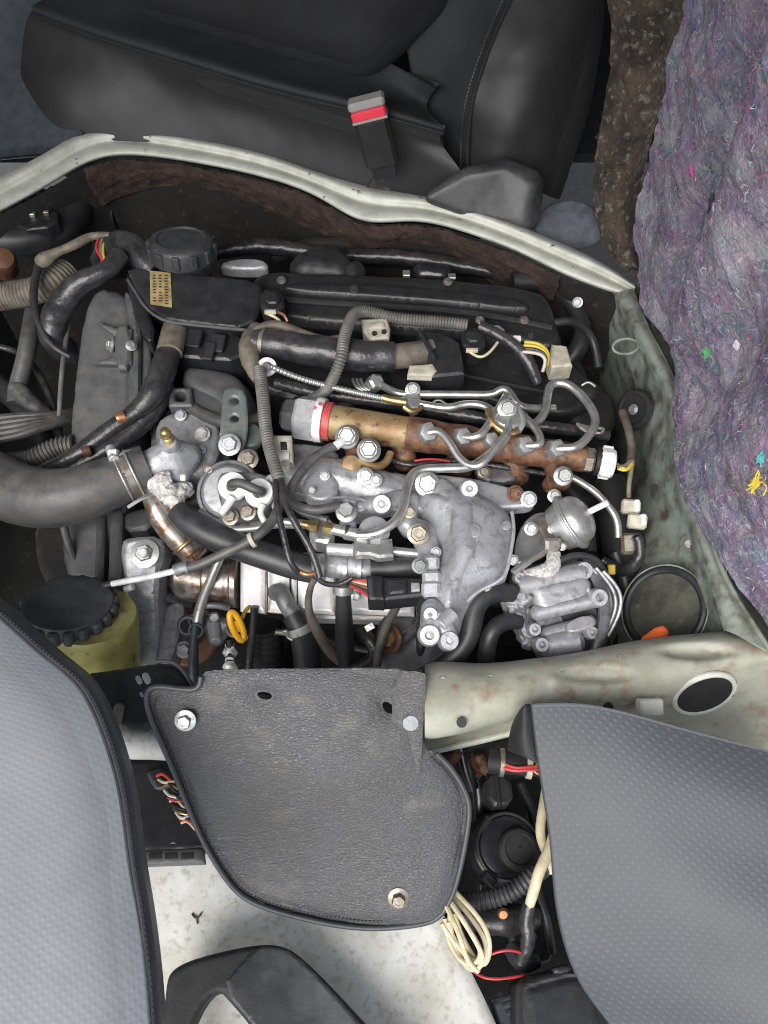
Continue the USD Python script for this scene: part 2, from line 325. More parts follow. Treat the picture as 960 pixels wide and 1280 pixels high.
mat('tarmac', (.06, .06, .06), .9, c2=(.08, .08, .078), sc=40)
def dotted(N, L):
    N |= {'tc': ('texture_coordinate', {}), 'mp': ('mapping', {'rotation': (0, 0, .785), 'scale': (135, 135, 135)}), 'v': ('voronoi_texture', {'feature': 'f1', 'randomness': 0.0, 'scale': 1.0, 'dimensions': '2D'}),
          'vr': ('map_range', {'from_min': .12, 'from_max': .38, 'to_min': 0, 'to_max': 1, 'clamp': True}), 'bd': ('bump', {'strength': .32, 'distance': .0005, 'invert': True}),
          'dm': ('map_range', {'from_min': .12, 'from_max': .3, 'to_min': .055, 'to_max': 0, 'clamp': True}), 'dc': ('mix_color', {'b': (.36, .37, .39)})}
    L += [('tc.UV', 'mp.vector'), ('mp.vector', 'v.vector'), ('v.distance', 'vr.value'), ('vr.result', 'bd.height'), ('bd.normal', 'p.normal'), ('b.normal', 'bd.normal')]
    L.remove(('b.normal', 'p.normal'))
    top = [l for l in L if l[1] == 'p.base_color'][0]; L.remove(top); L += [(top[0], 'dc.a'), ('v.distance', 'dm.value'), ('dm.result', 'dc.fac'), ('dc.result', 'p.base_color')]
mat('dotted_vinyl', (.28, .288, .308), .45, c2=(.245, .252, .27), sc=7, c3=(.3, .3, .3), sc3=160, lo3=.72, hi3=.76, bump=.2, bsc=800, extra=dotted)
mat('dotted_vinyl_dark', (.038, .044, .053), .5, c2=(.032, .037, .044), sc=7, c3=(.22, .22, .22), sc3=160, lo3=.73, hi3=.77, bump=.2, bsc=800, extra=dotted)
mat('vinyl_edge', (.04, .042, .048), .45, c2=(.055, .057, .063), sc=20, bump=.2)
mat('stitch', (.02, .021, .025), .7)
def pebble(N, L):
    N |= {'mp': ('mapping', {'scale': (250, 560, 560)}), 'nw': ('noise_texture', {'scale': 1.0, 'detail': 3, 'roughness': .5, 'distortion': .6}), 'bw': ('bump', {'strength': .6, 'distance': .001}),
          'pr': ('map_range', {'from_min': .35, 'from_max': .65, 'clamp': True})}
    L += [('g.position', 'mp.vector'), ('mp.vector', 'nw.vector'), ('nw.fac', 'pr.value'), ('pr.result', 'bw.height'), ('b.normal', 'bw.normal'), ('bw.normal', 'p.normal')]; L.remove(('b.normal', 'p.normal'))
mat('pebble_vinyl', (.06, .061, .066), .3, spec=.5, c2=(.058, .056, .055), sc=9, c3=(.13, .122, .11), sc3=20, lo3=.56, hi3=.85, bump=.15, bsc=700, extra=pebble)
def weave(N, L):
    N |= {'tc': ('texture_coordinate', {}), 'mp': ('mapping', {'scale': (70, 70, 70)}), 'ck': ('checker_texture', {'scale': 1.0}), 'bw': ('bump', {'strength': .5, 'distance': .002})}
    L += [('tc.UV', 'mp.vector'), ('mp.vector', 'ck.vector'), ('ck.fac', 'bw.height'), ('b.normal', 'bw.normal'), ('bw.normal', 'p.normal')]; L.remove(('b.normal', 'p.normal'))
mat('seat_fabric', (.016, .0175, .02), .75, c2=(.022, .024, .026), sc=12, bump=.3, bsc=900, extra=weave)
# multi-coloured shoddy felt
def felt_mat(name):
    N = {'g': ('geometry', {}), 'p': ('principled_bsdf', {'roughness': .95, 'specular_ior_level': .2}),
         'n1': ('noise_texture', {'scale': 12, 'detail': 3}), 'r1': ('rgb_ramp', {'ramp': [(.32, (.12, .1, .15)), (.44, (.33, .29, .36)), (.52, (.17, .16, .23)), (.62, (.42, .385, .44)), (.72, (.55, .52, .56))]}),
         'w': ('noise_texture', {'scale': 40, 'detail': 3}), 'wm': ('vector_math', {'math_type': 'multiply_add', 'vector2': (.03, .03, .03)}),
         'sq': ('vector_math', {'math_type': 'multiply', 'vector2': (1.0, .85, .75)}),
         'v': ('voronoi_texture', {'scale': 400, 'feature': 'f1'}), 'hs': ('separate_color', {'color_type': 'rgb'}),
         'r2': ('rgb_ramp', {'interpolate': False, 'ramp': [(0, (.35, .32, .36)), (.2, (.09, .09, .2)), (.36, (.5, .46, .5)), (.5, (.22, .09, .25)), (.6, (.5, .1, .22)), (.67, (.05, .22, .24)), (.74, (.03, .03, .05)), (.82, (.7, .66, .68)), (.9, (.3, .16, .36)), (.96, (.12, .15, .4))]}),
         'rm': ('map_range', {'from_min': .35, 'from_max': .75, 'to_min': .15, 'to_max': .6, 'clamp': True}), 'nm': ('noise_texture', {'scale': 60, 'detail': 4}),
         'm': ('mix_color', {}), 'pn': ('noise_texture', {'scale': 26, 'detail': 2}), 'pr': ('hsv', {'saturation': 2.2, 'value': .75}), 'm2': ('mix_color', {'fac': .1}), 'nb': ('noise_texture', {'scale': 260, 'detail': 5, 'roughness': .7}), 'b': ('bump', {'strength': 1.0, 'distance': .005})}
    L = [('g.position', 'n1.vector'), ('n1.fac', 'r1.fac'), ('g.position', 'w.vector'), ('w.color', 'wm.vector1'), ('g.position', 'wm.vector3'), ('wm.vector', 'sq.vector1'), ('sq.vector', 'v.vector'), ('v.color', 'hs.color'), ('hs.r', 'r2.fac'),
         ('g.position', 'nm.vector'), ('nm.fac', 'rm.value'), ('rm.result', 'm.fac'), ('r1.color', 'm.a'), ('r2.color', 'm.b'), ('g.position', 'pn.vector'), ('pn.color', 'pr.color'), ('m.result', 'm2.a'), ('pr.color', 'm2.b'), ('m2.result', 'p.base_color'), ('g.position', 'nb.vector'), ('nb.fac', 'b.height'), ('b.normal', 'p.normal')]
    M[name] = usdkit.material(stage, f'/World/Looks/{name}', N, L, surface='p.BSDF')
felt_mat('shoddy_felt')
for nm, c in (('fibre_pale', (.6, .56, .6)), ('fibre_pink', (.6, .1, .3)), ('fibre_blue', (.08, .1, .28)), ('fibre_teal', (.08, .35, .36)), ('fibre_violet', (.25, .14, .32)), ('fibre_black', (.03, .03, .04))): mat(nm, c, .8)
#==OBJECTS==
# ================================================================ the setting and the van's body
one('ground', '', '', trimesh.creation.box([60, 60, .1], trimesh.transformations.translation_matrix([0, 0, -1.15])), 'tarmac', kind='structure')
V = Thing('van_body', 'pale green painted van body round the open engine bay, with its dirty rims and panels', 'van body')
far_up = [(-60, 255), (0, 222), (60, 190), (100, 168), (150, 160), (240, 172), (330, 192), (400, 216), (470, 236), (520, 244), (575, 256), (640, 279), (700, 304), (755, 330), (794, 356)]
far_lo = [(-60, 295), (0, 262), (55, 232), (105, 203), (150, 192), (240, 201), (330, 220), (400, 246), (458, 274), (520, 275), (592, 292), (650, 314), (700, 338), (755, 360), (790, 371)]
ZR = .04
mid = lambda a, b, t: [((1 - t) * p[0] + t * q[0], (1 - t) * p[1] + t * q[1]) for p, q in zip(a, b)]
def Z(l, z): return [(x, y, z) for x, y in l]
m, uv = loft([Z(far_up, ZR - .02), Z(far_up, ZR), Z(mid(far_up, far_lo, .35), ZR + .004), Z(mid(far_up, far_lo, .45), ZR - .001), Z(mid(far_up, far_lo, .6), ZR + .002), Z(far_lo, ZR), Z(mid(far_up, far_lo, 1.08), ZR - .012)], 30, 160, .003)
V.add('far_rim', m, 'rim_paint', 60)
# far wall below the rim
low = [(x, y + 8) for x, y in far_lo]
def wallrow(l, z, dy): return [WY(x, y, w((x, y, ZR))[1] + dy) * [1, 1, 0] + [0, 0, z] for x, y in l]
wl = lambda z, dy: [np.array([w((x, y, ZR))[0], w((x, y, ZR))[1] + dy, z]) for x, y in low]
m, uv = loft([wl(ZR - .006, .015), wl(-.15, .03), wl(-.35, .02), wl(-.6, 0)], 20, 80)
V.add('far_wall', m, 'dark_body', 60)
# right wall: flange, step, inner wall
ra = [(792, 360), (812, 410), (842, 470), (858, 540), (866, 600), (884, 660), (908, 720), (930, 760), (965, 815)]
rb = [(770, 366), (796, 420), (826, 480), (842, 540), (848, 600), (862, 650), (880, 700), (896, 745), (912, 790)]
rc = [(742, 366), (772, 420), (800, 480), (815, 540), (822, 600), (836, 650), (850, 705), (866, 755), (890, 800)]
rd = [(705, 380), (738, 430), (768, 490), (785, 560), (786, 620), (780, 685), (778, 745), (790, 800), (810, 845)]
re_ = [(690, 390), (720, 440), (750, 500), (768, 560), (768, 620), (762, 690), (760, 745), (765, 805), (780, 860)]
rdz = [-.16, -.16, -.16, -.16, -.15, -.125, -.11, -.11, -.11]
rd3 = [(*p, z) for p, z in zip(rd, rdz)]; rm3 = [((p[0] + q[0]) / 2, (p[1] + q[1]) / 2, (-.03 + q[2]) / 2) for p, q in zip(rc, rd3)]
def dimple(G):
    return G + np.array([0, 0, 1.0]) * (meshkit.fbm(G * 14, 3, 3) - .5)[..., None] * .008
m, uv = loft([Z(ra, ZR + .005), Z(mid(ra, rb, .5), ZR + .012), Z(rb, ZR), Z(mid(rb, rc, .3), ZR - .03), Z(rc, -.03), rm3, rd3, Z(re_, -.3), [(x, y, -.6) for x, y in re_]], 70, 90, .003, dimple)
V.add('side_wall', m, 'body_paint', 60)
# outer gutter between the rim and the felt
rg = [(800, 352), (835, 410), (868, 470), (880, 540), (890, 600), (925, 660), (955, 720), (985, 770), (1010, 830)]
m, uv = loft([Z(rg, ZR + .02), Z(mid(rg, ra, .5), ZR - .015), Z(mid(rg, ra, .8), ZR - .01), Z(ra, ZR + .006)], 24, 80, .002, lambda G: G + np.array([0, 0, 1.]) * (meshkit.fbm(G * 40, 3, 5) - .5)[..., None] * .006)
V.add('gutter', m, 'dirty_paint', 60)
for a in (0, 1):   # folded seam strips along the gutter
    ln = [(x - 2 + 3 * a, y - 2) for x, y in (ra[5:] if a == 0 else mid(rg, ra, .45)[5:])]
    V.add('seam', T([(x, y, ZR + .008) for x, y in ln], 3, sides=8), 'body_paint')
# near cross member
ca = [(531, 842), (545, 838), (600, 838), (660, 832), (720, 824), (800, 808), (880, 798), (925, 796), (1000, 812)]
cb = [(531, 906), (545, 906), (600, 896), (660, 884), (740, 872), (820, 856), (880, 843), (930, 834), (1000, 826)]
cc = [(531, 938), (545, 936), (600, 924), (650, 912), (740, 912), (820, 920), (880, 925), (930, 935), (1000, 960)]
def crossdisp(G):
    G = G.copy()
    for (x, y, rx, ry, h) in ((745, 845, 42, 8, -.011), (870, 815, 42, 9, -.012), (690, 852, 8, 8, .004), (600, 860, 22, 16, .003)):
        c = w((x, y, ZR)); d2 = ((G[..., 0] - c[0]) / (rx * mpp(c)))**2 + ((G[..., 1] - c[1]) / (ry * mpp(c) * 1.1))**2
        G[..., 2] += h * np.exp(-d2**2)
    return G
m, uv = loft([Z(ca, ZR - .09), Z(ca, ZR - .006), Z(mid(ca, cb, .12), ZR), Z(mid(ca, cb, .85), ZR), Z(cb, ZR - .006), Z(mid(cb, cc, .5), ZR - .07), Z(cc, ZR - .135)], 60, 120, .003, crossdisp)
V.add('cross_member', m, 'rusty_sill', 50)
cd = [(x, y + 5) for x, y in cc[:4]]
V.add('cross_member_lip', T([(530, 941, ZR - .134), (545, 938, ZR - .134), (600, 926, ZR - .134), (648, 914, ZR - .134)], 4, sides=8), 'rim_paint')
m, uv = loft([Z(cc, ZR - .137), [(x + 4, y + 30, -.2) for x, y in cc], [(x + 4, y + 60, -.33) for x, y in cc]], 12, 40, .002)
V.add('cross_member_web', m, 'dark_body', 50)
# access holes with a raised ring
def ring(p, R, r, ax, sx=1.0, seg=40):
    F = frame(ax); th = np.linspace(0, 2 * np.pi, seg + 1); P = np.array([w(p) + F @ np.array([R * sx * np.cos(t), R * np.sin(t), 0]) for t in th]); return tube(P, r, 10, cap=False)
hc = w((880, 867, ZR - .04)); hax = nrm([.12, -.93, .3])
V.add('access_hole_rim', ring(hc, .037, .004, hax, 1.0), 'rim_paint'); V.add('access_hole', lathe([(.036, 0), (.036, .0025)], hc, hax), 'matt_black')
for x, y, r in ((553, 850, 5), (613, 848, 5), (636, 853, 4), (670, 846, 5), (702, 838, 4), (775, 822, 4), (822, 822, 4), (575, 880, 3)):
    V.add('spot_weld', lathe([(r * mpp(w((x, y, ZR))), 0), (r * .8 * mpp(w((x, y, ZR))), .0012), (.001, .0005)], (x, y, ZR + .0005)), 'zinc' if r > 4 else 'body_paint')
for x, y in ((577, 903), (760, 884)):
    V.add('drain_slot', lathe([(.006, 0), (.006, .001)], (x, y, ZR - .003), (0, -.5, .8)), 'matt_black')
V.add('bracket_tab', rbox((812, 884, ZR - .01), (.03, .02, .014), frame((.2, -.4, .8))), 'rim_paint')
# bay bottom and front side (dark)
V.add('bay_floor', trimesh.creation.box([1.8, 1.5, .02], trimesh.transformations.translation_matrix([-.2, .25, -.62])), 'dark_body')
V.add('front_wall', trimesh.creation.box([.03, 1.5, .56], trimesh.transformations.translation_matrix([-.95, .25, -.33])), 'dark_body')
# cabin shell that shades the far side: roof, far door with its window, and the posts
V.add('roof', trimesh.creation.box([2.6, 2.3, .03], trimesh.transformations.translation_matrix([.2, .83, 1.16])), 'headliner')
V.add('far_door', trimesh.creation.box([2.6, .05, 1.1], trimesh.transformations.translation_matrix([.2, 1.75, .05])), 'seat_dark')
V.add('rear_bulkhead', trimesh.creation.box([.04, 2.3, 2.1], trimesh.transformations.translation_matrix([1.25, .7, .12])), 'seat_dark')
V.add('dashboard', trimesh.creation.box([.25, 2.0, .75], trimesh.transformations.translation_matrix([-1.25, .75, .45])), 'seat_dark')
V.add('door_post', trimesh.creation.box([.12, .1, .8], trimesh.transformations.translation_matrix([-1.0, 1.75, .85])), 'body_paint')
V.add('cabin_floor', trimesh.creation.box([1.9, .9, .02], trimesh.transformations.translation_matrix([-.1, 1.35, -.06])), 'seat_dark')

# details on the side wall
plug = Thing('wall_plug', 'round black rubber plug in the dirty green side wall above the sensor wires', 'plug')
pc, pax = w((793, 512, -.03)), nrm([-.75, -.35, .55])
plug.add('disc', lathe([(.031, -.004), (.033, 0), (.03, .004), (.024, .005), (.022, .003), (.008, .003)], pc, pax), 'matt_black'); plug.add('stud', hexbolt(pc + pax * .004, 5, pax), 'zinc')
pt = Thing('access_cover', 'big round muddy access cover with a black rubber ring in the near bay corner', 'cover')
_a, _b, _c = w((778, 745, -.11)), w((866, 755, -.03)), w((850, 705, -.03)); pax = nrm(np.cross(_b - _a, _c - _a)); pax = pax if pax[2] > 0 else -pax; pax = nrm(pax + np.array([-.05, -.1, .25]))
pc = onplane(836, 764, (_a, frame(nrm(np.cross(_b - _a, _c - _a))))) + pax * .014
pt.add('panel', lathe([(.05, 0), (.046, -.004), (.03, .001), (.015, -.002)], pc, pax), 'muddy_paint')
pt.add('rubber_ring', ring(pc, .055, .0055, pax), 'rubber')
pt.add('bead', ring(pc + pax * .003, .0615, .0012, pax), 'body_paint')
oc = Thing('orange_clip', 'small orange plastic clip lying on the sill in the near bay corner', 'clip')
oc.add('tab', slab([(797, 800), (826, 779), (837, 787), (834, 798), (806, 812)], .0, .012, .002, .004, rnd=1), 'orange_plastic'); oc.add('tip', slab([(788, 805), (800, 800), (806, 808), (794, 813)], .002, .01, .002, .004), 'rust')
tl = Thing('tie_down_loop', 'small pale wire loop on the dark far corner of the side wall', 'loop')
tl.add('loop', ring((782, 433, .02), .013, .0022, nrm([-.2, -.3, .9]), 1.5), 'body_paint')
b = Thing('wall_bolt', 'small round bolt on the green side wall above the access cover', 'bolt'); b.add('washer', lathe([(.011, 0), (.011, .003), (.008, .004)], (861, 679, .0), (-.6, -.3, .7)), 'dirty_paint'); b.add('head', hexbolt(w((861, 679, .003)), 4.5, (-.6, -.3, .7)), 'zinc')
one('corner_bolt', 'tiny pale bolt in the dark corner under the far rim', 'bolt', hexbolt((722, 378, .0), 5, (-.4, -.6, .6)), 'cast_light')
for x, y in ((835, 510), (818, 610)):
    V.add('drain_slot', lathe([(.006, 0), (.006, .001)], (x, y, .015), (-.6, -.2, .7)), 'matt_black')

# brown insulation hanging below the far rim
rows = []
for k, (dz, dy) in enumerate(((-.004, .004), (-.03, .0), (-.07, .012), (-.1, .02))):
    rows.append([np.array([w((x, y, ZR))[0], w((x, y, ZR))[1] + dy, ZR + dz * (.75 + .25 * math.sin(x * .021) + .12 * math.sin(x * .09))]) for x, y in low[3:13]])
m, uv = loft(rows, 40, 160, .006, lambda G: G + np.array([0, -1., .2]) * (meshkit.fbm(G * 55, 4, 9) - .5)[..., None] * .02)
one('insulation_mat', 'crumbling rust brown insulation hanging under the far painted rim', 'insulation', m, 'brown_felt', smooth=True)

# ================================================================ seats
S = Thing('passenger_seat', 'black vinyl passenger seat with a textured fabric top beyond the engine bay', 'seat')
r0 = [(30, 175, -.04), (95, 225, -.04), (250, 235, -.04), (400, 270, -.04), (530, 290, -.04), (600, 300, -.04)]
r1 = [(26, 118, .06), (85, 160, .05), (250, 172, .05), (400, 205, .05), (520, 235, .05), (590, 250, .05)]
r2 = [(27, 70, .12), (88, 100, .12), (230, 115, .12), (380, 150, .12), (500, 185, .12), (570, 205, .11)]
r3 = [(35, 22, .17), (98, 46, .17), (215, 82, .17), (350, 122, .17), (470, 150, .17), (550, 172, .155)]
r4 = [(50, 2, .185), (110, 22, .19), (220, 52, .19), (350, 95, .19), (470, 125, .185), (540, 145, .17)]
m, uv = loft([r0, r1, r2, r3, Z([(p[0] + 4, p[1] - 7) for p in r3], .183)], 50, 90, .01, lambda G: G + np.array([0, -1., .3]) * (meshkit.fbm(G * [9, 9, 7], 3, 11) - .5)[..., None] * .012)
S.add('cushion_side', m, 'seat_vinyl', 80)
m, uv = loft([Z([(p[0] + 5, p[1] - 3) for p in r3], .178), Z([(p[0] + 4, p[1] - 9) for p in r3], .187), r4, [(90, -60, .2), (170, -30, .2), (280, 0, .2), (400, 40, .2), (490, 80, .2), (545, 110, .19)]], 24, 60, .01)
S.add('cushion_top', m, 'seat_fabric', uv=uv)
S.add('seam', T([(p[0] + 5, p[1] - 5, .186) for p in r3], 2.2, sides=8), 'seat_dark')
def far_cushion():
    P = [(w((210, -40, .25)), .09), (w((330, -10, .25)), .09), (w((450, 25, .25)), .085), (w((500, -30, .3)), .09), (w((300, -120, .3)), .1)]
    return blob(P, [(0, 1, 4), (1, 2, 3, 4)], .02, 10, .003, 4, 20)
S.add('cushion_pad', far_cushion(), 'seat_dark', 80)
b0 = [WY(490, -60, .86), WY(508, 60, .80), WY(520, 115, .77), WY(545, 180, .74), WY(566, 222, .72)]
b1 = [WY(590, -60, .84), WY(570, 60, .78), WY(556, 120, .74), WY(562, 170, .71), WY(580, 220, .69)]
b2 = [WY(668, -60, .80), WY(632, 10, .76), WY(604, 80, .72), WY(588, 140, .69), WY(584, 218, .67)]
b3 = [WY(720, -60, .80), WY(690, 30, .74), WY(660, 100, .69), WY(640, 160, .66), WY(620, 222, .645)]
b4 = [WY(752, -60, .84), WY(748, 30, .80), WY(735, 100, .76), WY(716, 170, .72), WY(690, 245, .68)]
b5 = [WY(756, -60, .95), WY(752, 30, .92), WY(742, 100, .88), WY(722, 170, .84), WY(695, 245, .8)]
m, uv = loft([b0, b1, b2], 30, 70, .01); S.add('backrest', m, 'seat_fabric', uv=uv)
m, uv = loft([b2, b3, b4, b5], 36, 60, .01, lambda G: G + np.array([-.5, -.8, .2]) * (meshkit.fbm(G * 9, 3, 21) - .5)[..., None] * .025); S.add('backrest_side', m, 'seat_vinyl', 80)
S.add('seam', tube(spline(b2, 80) + np.array([0, -.004, 0]), .0035, 8), 'seat_dark')
st = resample(spline(b2, 80), 60)
S.add('stitching', cat([tube(np.array([st[i], st[i] + (st[i + 1] - st[i]) * .6]) + np.array([-.012, -.006, 0]), .0012, 5) for i in range(0, 59)]), 'seat_plastic')
cov = blob([(WY(540, 246, .60), .012), (WY(585, 222, .62), .018), (WY(630, 215, .62), .022), (WY(658, 232, .61), .03), (WY(650, 268, .59), .035), (WY(600, 262, .6), .02)], [(0, 1, 5), (1, 2, 5), (2, 3, 4, 5)], .005, 60)
S.add('hinge_cover', cov, 'seat_plastic', 70)
skirt, uv = loft([[WY(500, 175, .71), WY(540, 190, .70), WY(562, 218, .69)], [WY(470, 215, .68), WY(520, 225, .67), WY(560, 232, .66)], [WY(450, 250, .645), WY(520, 262, .64), WY(600, 285, .63)]], 20, 30, .006, lambda G: G + np.array([0, -1., .2]) * (meshkit.fbm(G * [30, 10, 10], 3, 2) - .5)[..., None] * .02)
S.add('skirt', skirt, 'seat_vinyl', 80)
S.add('slide_handle', cat(T([(30, 118, .03), (28, 140, .01), (36, 150, .01), (52, 160, .0), (60, 168, -.01)], 5), T([(48, 158, .01), (56, 164, .005)], 6)), 'black_gloss')
bk = Thing('seat_belt_buckle', 'black seat belt buckle with a red release button leaning against the vinyl seat', 'buckle')
a, c = WY(480, 212, .62), WY(458, 128, .63); ax = nrm(c - a); Fb = frame(np.cross([1, .1, 0], ax), [1, -.35, .1]); L = np.linalg.norm(c - a)
Fb = np.stack([nrm(np.cross(ax, np.cross([1, 0, 0], ax))), ax, nrm(np.cross([1, 0, 0], ax))], 1)
bk.add('housing', rbox((a + c) / 2 - ax * .008, (.056, L - .03, .025), Fb, .25), 'matt_black')
bk.add('stalk', rbox(a - ax * .0, (.04, .03, .008), Fb, .2), 'seat_dark')
front = Fb[:, 2] if np.dot(Fb[:, 2], CAM - a) > 0 else -Fb[:, 2]
bk.add('end_cap', rbox(c + ax * .001, (.059, .014, .027), Fb, .25), 'buckle_grey')
bk.add('release_button', rbox(c - ax * .014, (.056, .015, .03), Fb, .2), 'buckle_red')
bk.add('frame_edge', rbox(c - ax * .0235, (.058, .004, .0275), Fb, .2), 'buckle_grey')
m, uv = loft([[WY(688, 255, .63), WY(715, 250, .62), WY(742, 258, .6)], [WY(668, 285, .585), WY(705, 290, .57), WY(748, 280, .565)], [WY(690, 306, .56), WY(725, 312, .55), WY(752, 300, .55)]], 24, 24, .004, lambda G: G + np.array([0, -.6, .6]) * (meshkit.fbm(G * 40, 3, 6) - .5)[..., None] * .016)
one('cloth_rag', 'small blue grey piece of cloth lying beside the seat hinge cover', 'cloth', m, 'cloth_blue', smooth=True)
m, uv = loft([[WY(-60, 205, .8), WY(20, 195, .8), WY(70, 190, .8), WY(110, 178, .8)], [WY(-60, 60, .98), WY(10, 60, .98), WY(40, 60, .97), WY(60, 60, .96)], [WY(-60, -40, 1.1), WY(10, -40, 1.1), WY(40, -40, 1.1), WY(60, -40, 1.1)]], 20, 20, .01)
one('floor_mat', 'dark blue grey floor covering at the left of the passenger seat', 'floor mat', m, 'blue_grey', smooth=True)

# ================================================================ muddy trim strip and the felt panel at the right
m, uv = loft([[WY(752, -40, .64), WY(764, 60, .60), WY(752, 150, .57), WY(742, 230, .54), WY(748, 290, .5), WY(772, 332, .44)], [WY(800, -40, .585), WY(802, 60, .55), WY(790, 150, .525), WY(772, 230, .5), WY(776, 290, .465), WY(792, 336, .42)], [WY(862, -40, .6), WY(846, 60, .56), WY(822, 150, .53), WY(802, 230, .51), WY(800, 300, .475), WY(812, 345, .43)]], 60, 170, .012,
    lambda G: G + np.array([-.5, -.8, .2]) * ((meshkit.fbm(G * 38, 5, 31) - .5)[..., None] * .032 + (np.maximum(meshkit.fbm(G * 60, 3, 8) - .55, 0))[..., None] * .03))
one('muddy_trim', 'strip of trim caked with grey brown mud between seat and felt panel', 'trim', m, 'mud', smooth=True)
base = [w((815, 300, .1)), w((800, 345, .07)), w((806, 390, .06)), w((852, 440, .06)), w((842, 500, .06)), w((848, 600, .06)), w((876, 655, .06)), w((908, 702, .06)), w((955, 772, .06)), w((990, 830, .06)), w((1030, 900, .06))]
base[0] = np.array([.40, .47, .1])
nb = 150; B = spline(base, nb)
pts0 = WY(790, 265, .465); top0 = WY(852, -30, .40)
upv = (top0 - pts0); upv = upv / upv[2]
nh = 120; H = np.linspace(0, .62, nh); G = np.zeros((nh, nb, 3))
for i, h in enumerate(H): G[i] = B + upv * h
k = np.linspace(0, 1, nb)[None, :]; hh = H[:, None]
bulge = .05 * np.exp(-((k - .30 - .25 * hh) / .09)**2) - .035 * np.exp(-((k - .48 - .25 * hh) / .07)**2) + .03 * np.exp(-((k - .75) / .12)**2)
bulge = bulge * np.clip(hh * 8 + .25, 0, 1)
off = bulge + (meshkit.fbm(G * 20, 4, 15) - .5) * .022 + (meshkit.fbm(G * 75, 4, 16) - .5) * .011
G = G + np.array([-.9, -.2, .25]) * off[..., None]
felt, uv = grid_mesh(G, .025)
f = Thing('felt_panel', 'raised engine lid lined with grey violet felt flecked with pink, teal and white threads', 'felt panel')
fp = f.add('felt', felt, 'shoddy_felt', True)
fr = np.random.default_rng(5); cols = ['fibre_pale', 'fibre_pink', 'fibre_blue', 'fibre_teal', 'fibre_violet', 'fibre_black']
tri = trimesh.sample.sample_surface(felt, 5200, seed=3)
P, fi = tri; Nf = felt.face_normals[fi]; buckets = {c: [] for c in cols}
for p, n in zip(P, Nf):
    if np.dot(n, CAM - p) < 0: continue
    d = nrm(fr.normal(size=3)); d = nrm(d - n * np.dot(d, n)); l = fr.uniform(.0015, .006); e = np.cross(n, d)
    q = np.array([p - n * .001, p + n * .003 + d * l * .4 + e * fr.normal() * .003, p + n * fr.uniform(0, .004) + d * l + e * fr.normal() * .004])
    buckets[cols[fr.choice(6, p=[.22, .12, .2, .08, .22, .16])]].append(tube(q, fr.uniform(.00012, .0003), 4))
for c in cols: f.add('loose_fibre', cat(buckets[c]), c, False, kind='stuff')
for x, y, s, c in ((885, 440, 11, 'green_wire'), (890, 255, 12, 'matt_black'), (945, 605, 14, 'yellow_wire'), (952, 572, 9, 'fibre_teal'), (866, 212, 8, 'fibre_pink'), (838, 540, 6, 'fibre_blue'), (922, 430, 8, 'fibre_pale')):
    h, fidx, tidx = None, None, None
    d = ray(x, y); loc_, _, t_ = felt.ray.intersects_location([CAM], [d], multiple_hits=False)
    if len(loc_):
        c0 = loc_[0]; n = felt.face_normals[t_[0]]; n = n if np.dot(n, CAM - c0) > 0 else -n; u = frame(n); q = []
        for i in range(24):
            a = fr.uniform(0, 6.28); rr = s * mpp(c0) * fr.uniform(.2, 1)
            q.append(tube(spline([c0 + u @ np.array([fr.normal() * rr * .45, fr.normal() * rr * .8, fr.uniform(0, .003)]) for _ in range(3)], 10), .0008, 5))
        f.add('thread_tuft', cat(q), c)
# ================================================================ the engine
X0 = np.array([1.0, -.16, 0]) / np.linalg.norm([1, -.16, 0])      # along the engine
E = Thing('engine_block', 'dark cast engine block filling the bay beneath all covers, pipes and hoses', 'engine')
E.add('block', slab([(180, 470), (330, 520), (560, 500), (760, 560), (770, 690), (700, 760), (520, 740), (330, 700), (190, 700)], -.13, .3, .02, .02, nz=.006, nsc=25), 'cast_dark')
E.add('crankcase', slab([(110, 640), (330, 690), (560, 730), (720, 720), (760, 830), (640, 900), (120, 900)], -.30, .25, .02, .02, nz=.006, nsc=25), 'matt_black')
E.add('head', slab([(170, 350), (480, 370), (710, 400), (760, 520), (560, 520), (330, 500), (190, 500)], -.06, .12, .015, .02), 'cast_dark')
for i, (x, y, r) in enumerate(((230, 812, 8), (440, 600, 7), (560, 700, 9), (620, 600, 7))): E.add('bolt', hexbolt((x, y, -.13), r), 'cast_dull')

# valve cover
C = Thing('valve_cover', 'long black plastic cover over the top of the engine below the far rim', 'engine cover')
def ridge(lines):
    def f(u, v, d): return 0 * u
    return f
C.add('cover_body', slab([(318, 334), (400, 338), (520, 342), (600, 349), (655, 356), (686, 366), (697, 395), (706, 425), (690, 438), (640, 424), (560, 415), (470, 408), (330, 398), (310, 370)], ((330, 400, .035), (690, 430, .035), (500, 340, .05)), .09, .016, .006, nz=.002, nsc=30), 'black_plastic')
C.add('raised_rib', slab([(352, 352), (430, 352), (520, 356), (640, 370), (664, 380), (660, 390), (560, 378), (450, 370), (352, 364)], ((330, 400, .043), (690, 430, .043), (500, 340, .058)), .02, .009, .004), 'black_plastic')
C.add('step_edge', T([(345, 374, .05), (400, 378, .05), (500, 384, .05), (600, 393, .048), (690, 410, .045)], 4, sides=8), 'black_plastic')
C.add('lower_shelf', slab([(555, 425), (640, 432), (700, 440), (740, 470), (752, 500), (700, 520), (610, 500), (560, 480)], .0, .08, .01, .006, nz=.002, nsc=30), 'black_plastic')
C.add('shelf_lip', T([(572, 468, .006), (620, 478, .006), (690, 492, .004)], 3, sides=8), 'black_plastic')
C.add('nozzle_cover', slab([(690, 470), (735, 462), (770, 490), (775, 525), (745, 548), (700, 520)], -.02, .08, .02, .006, nz=.003, nsc=40), 'matt_black')
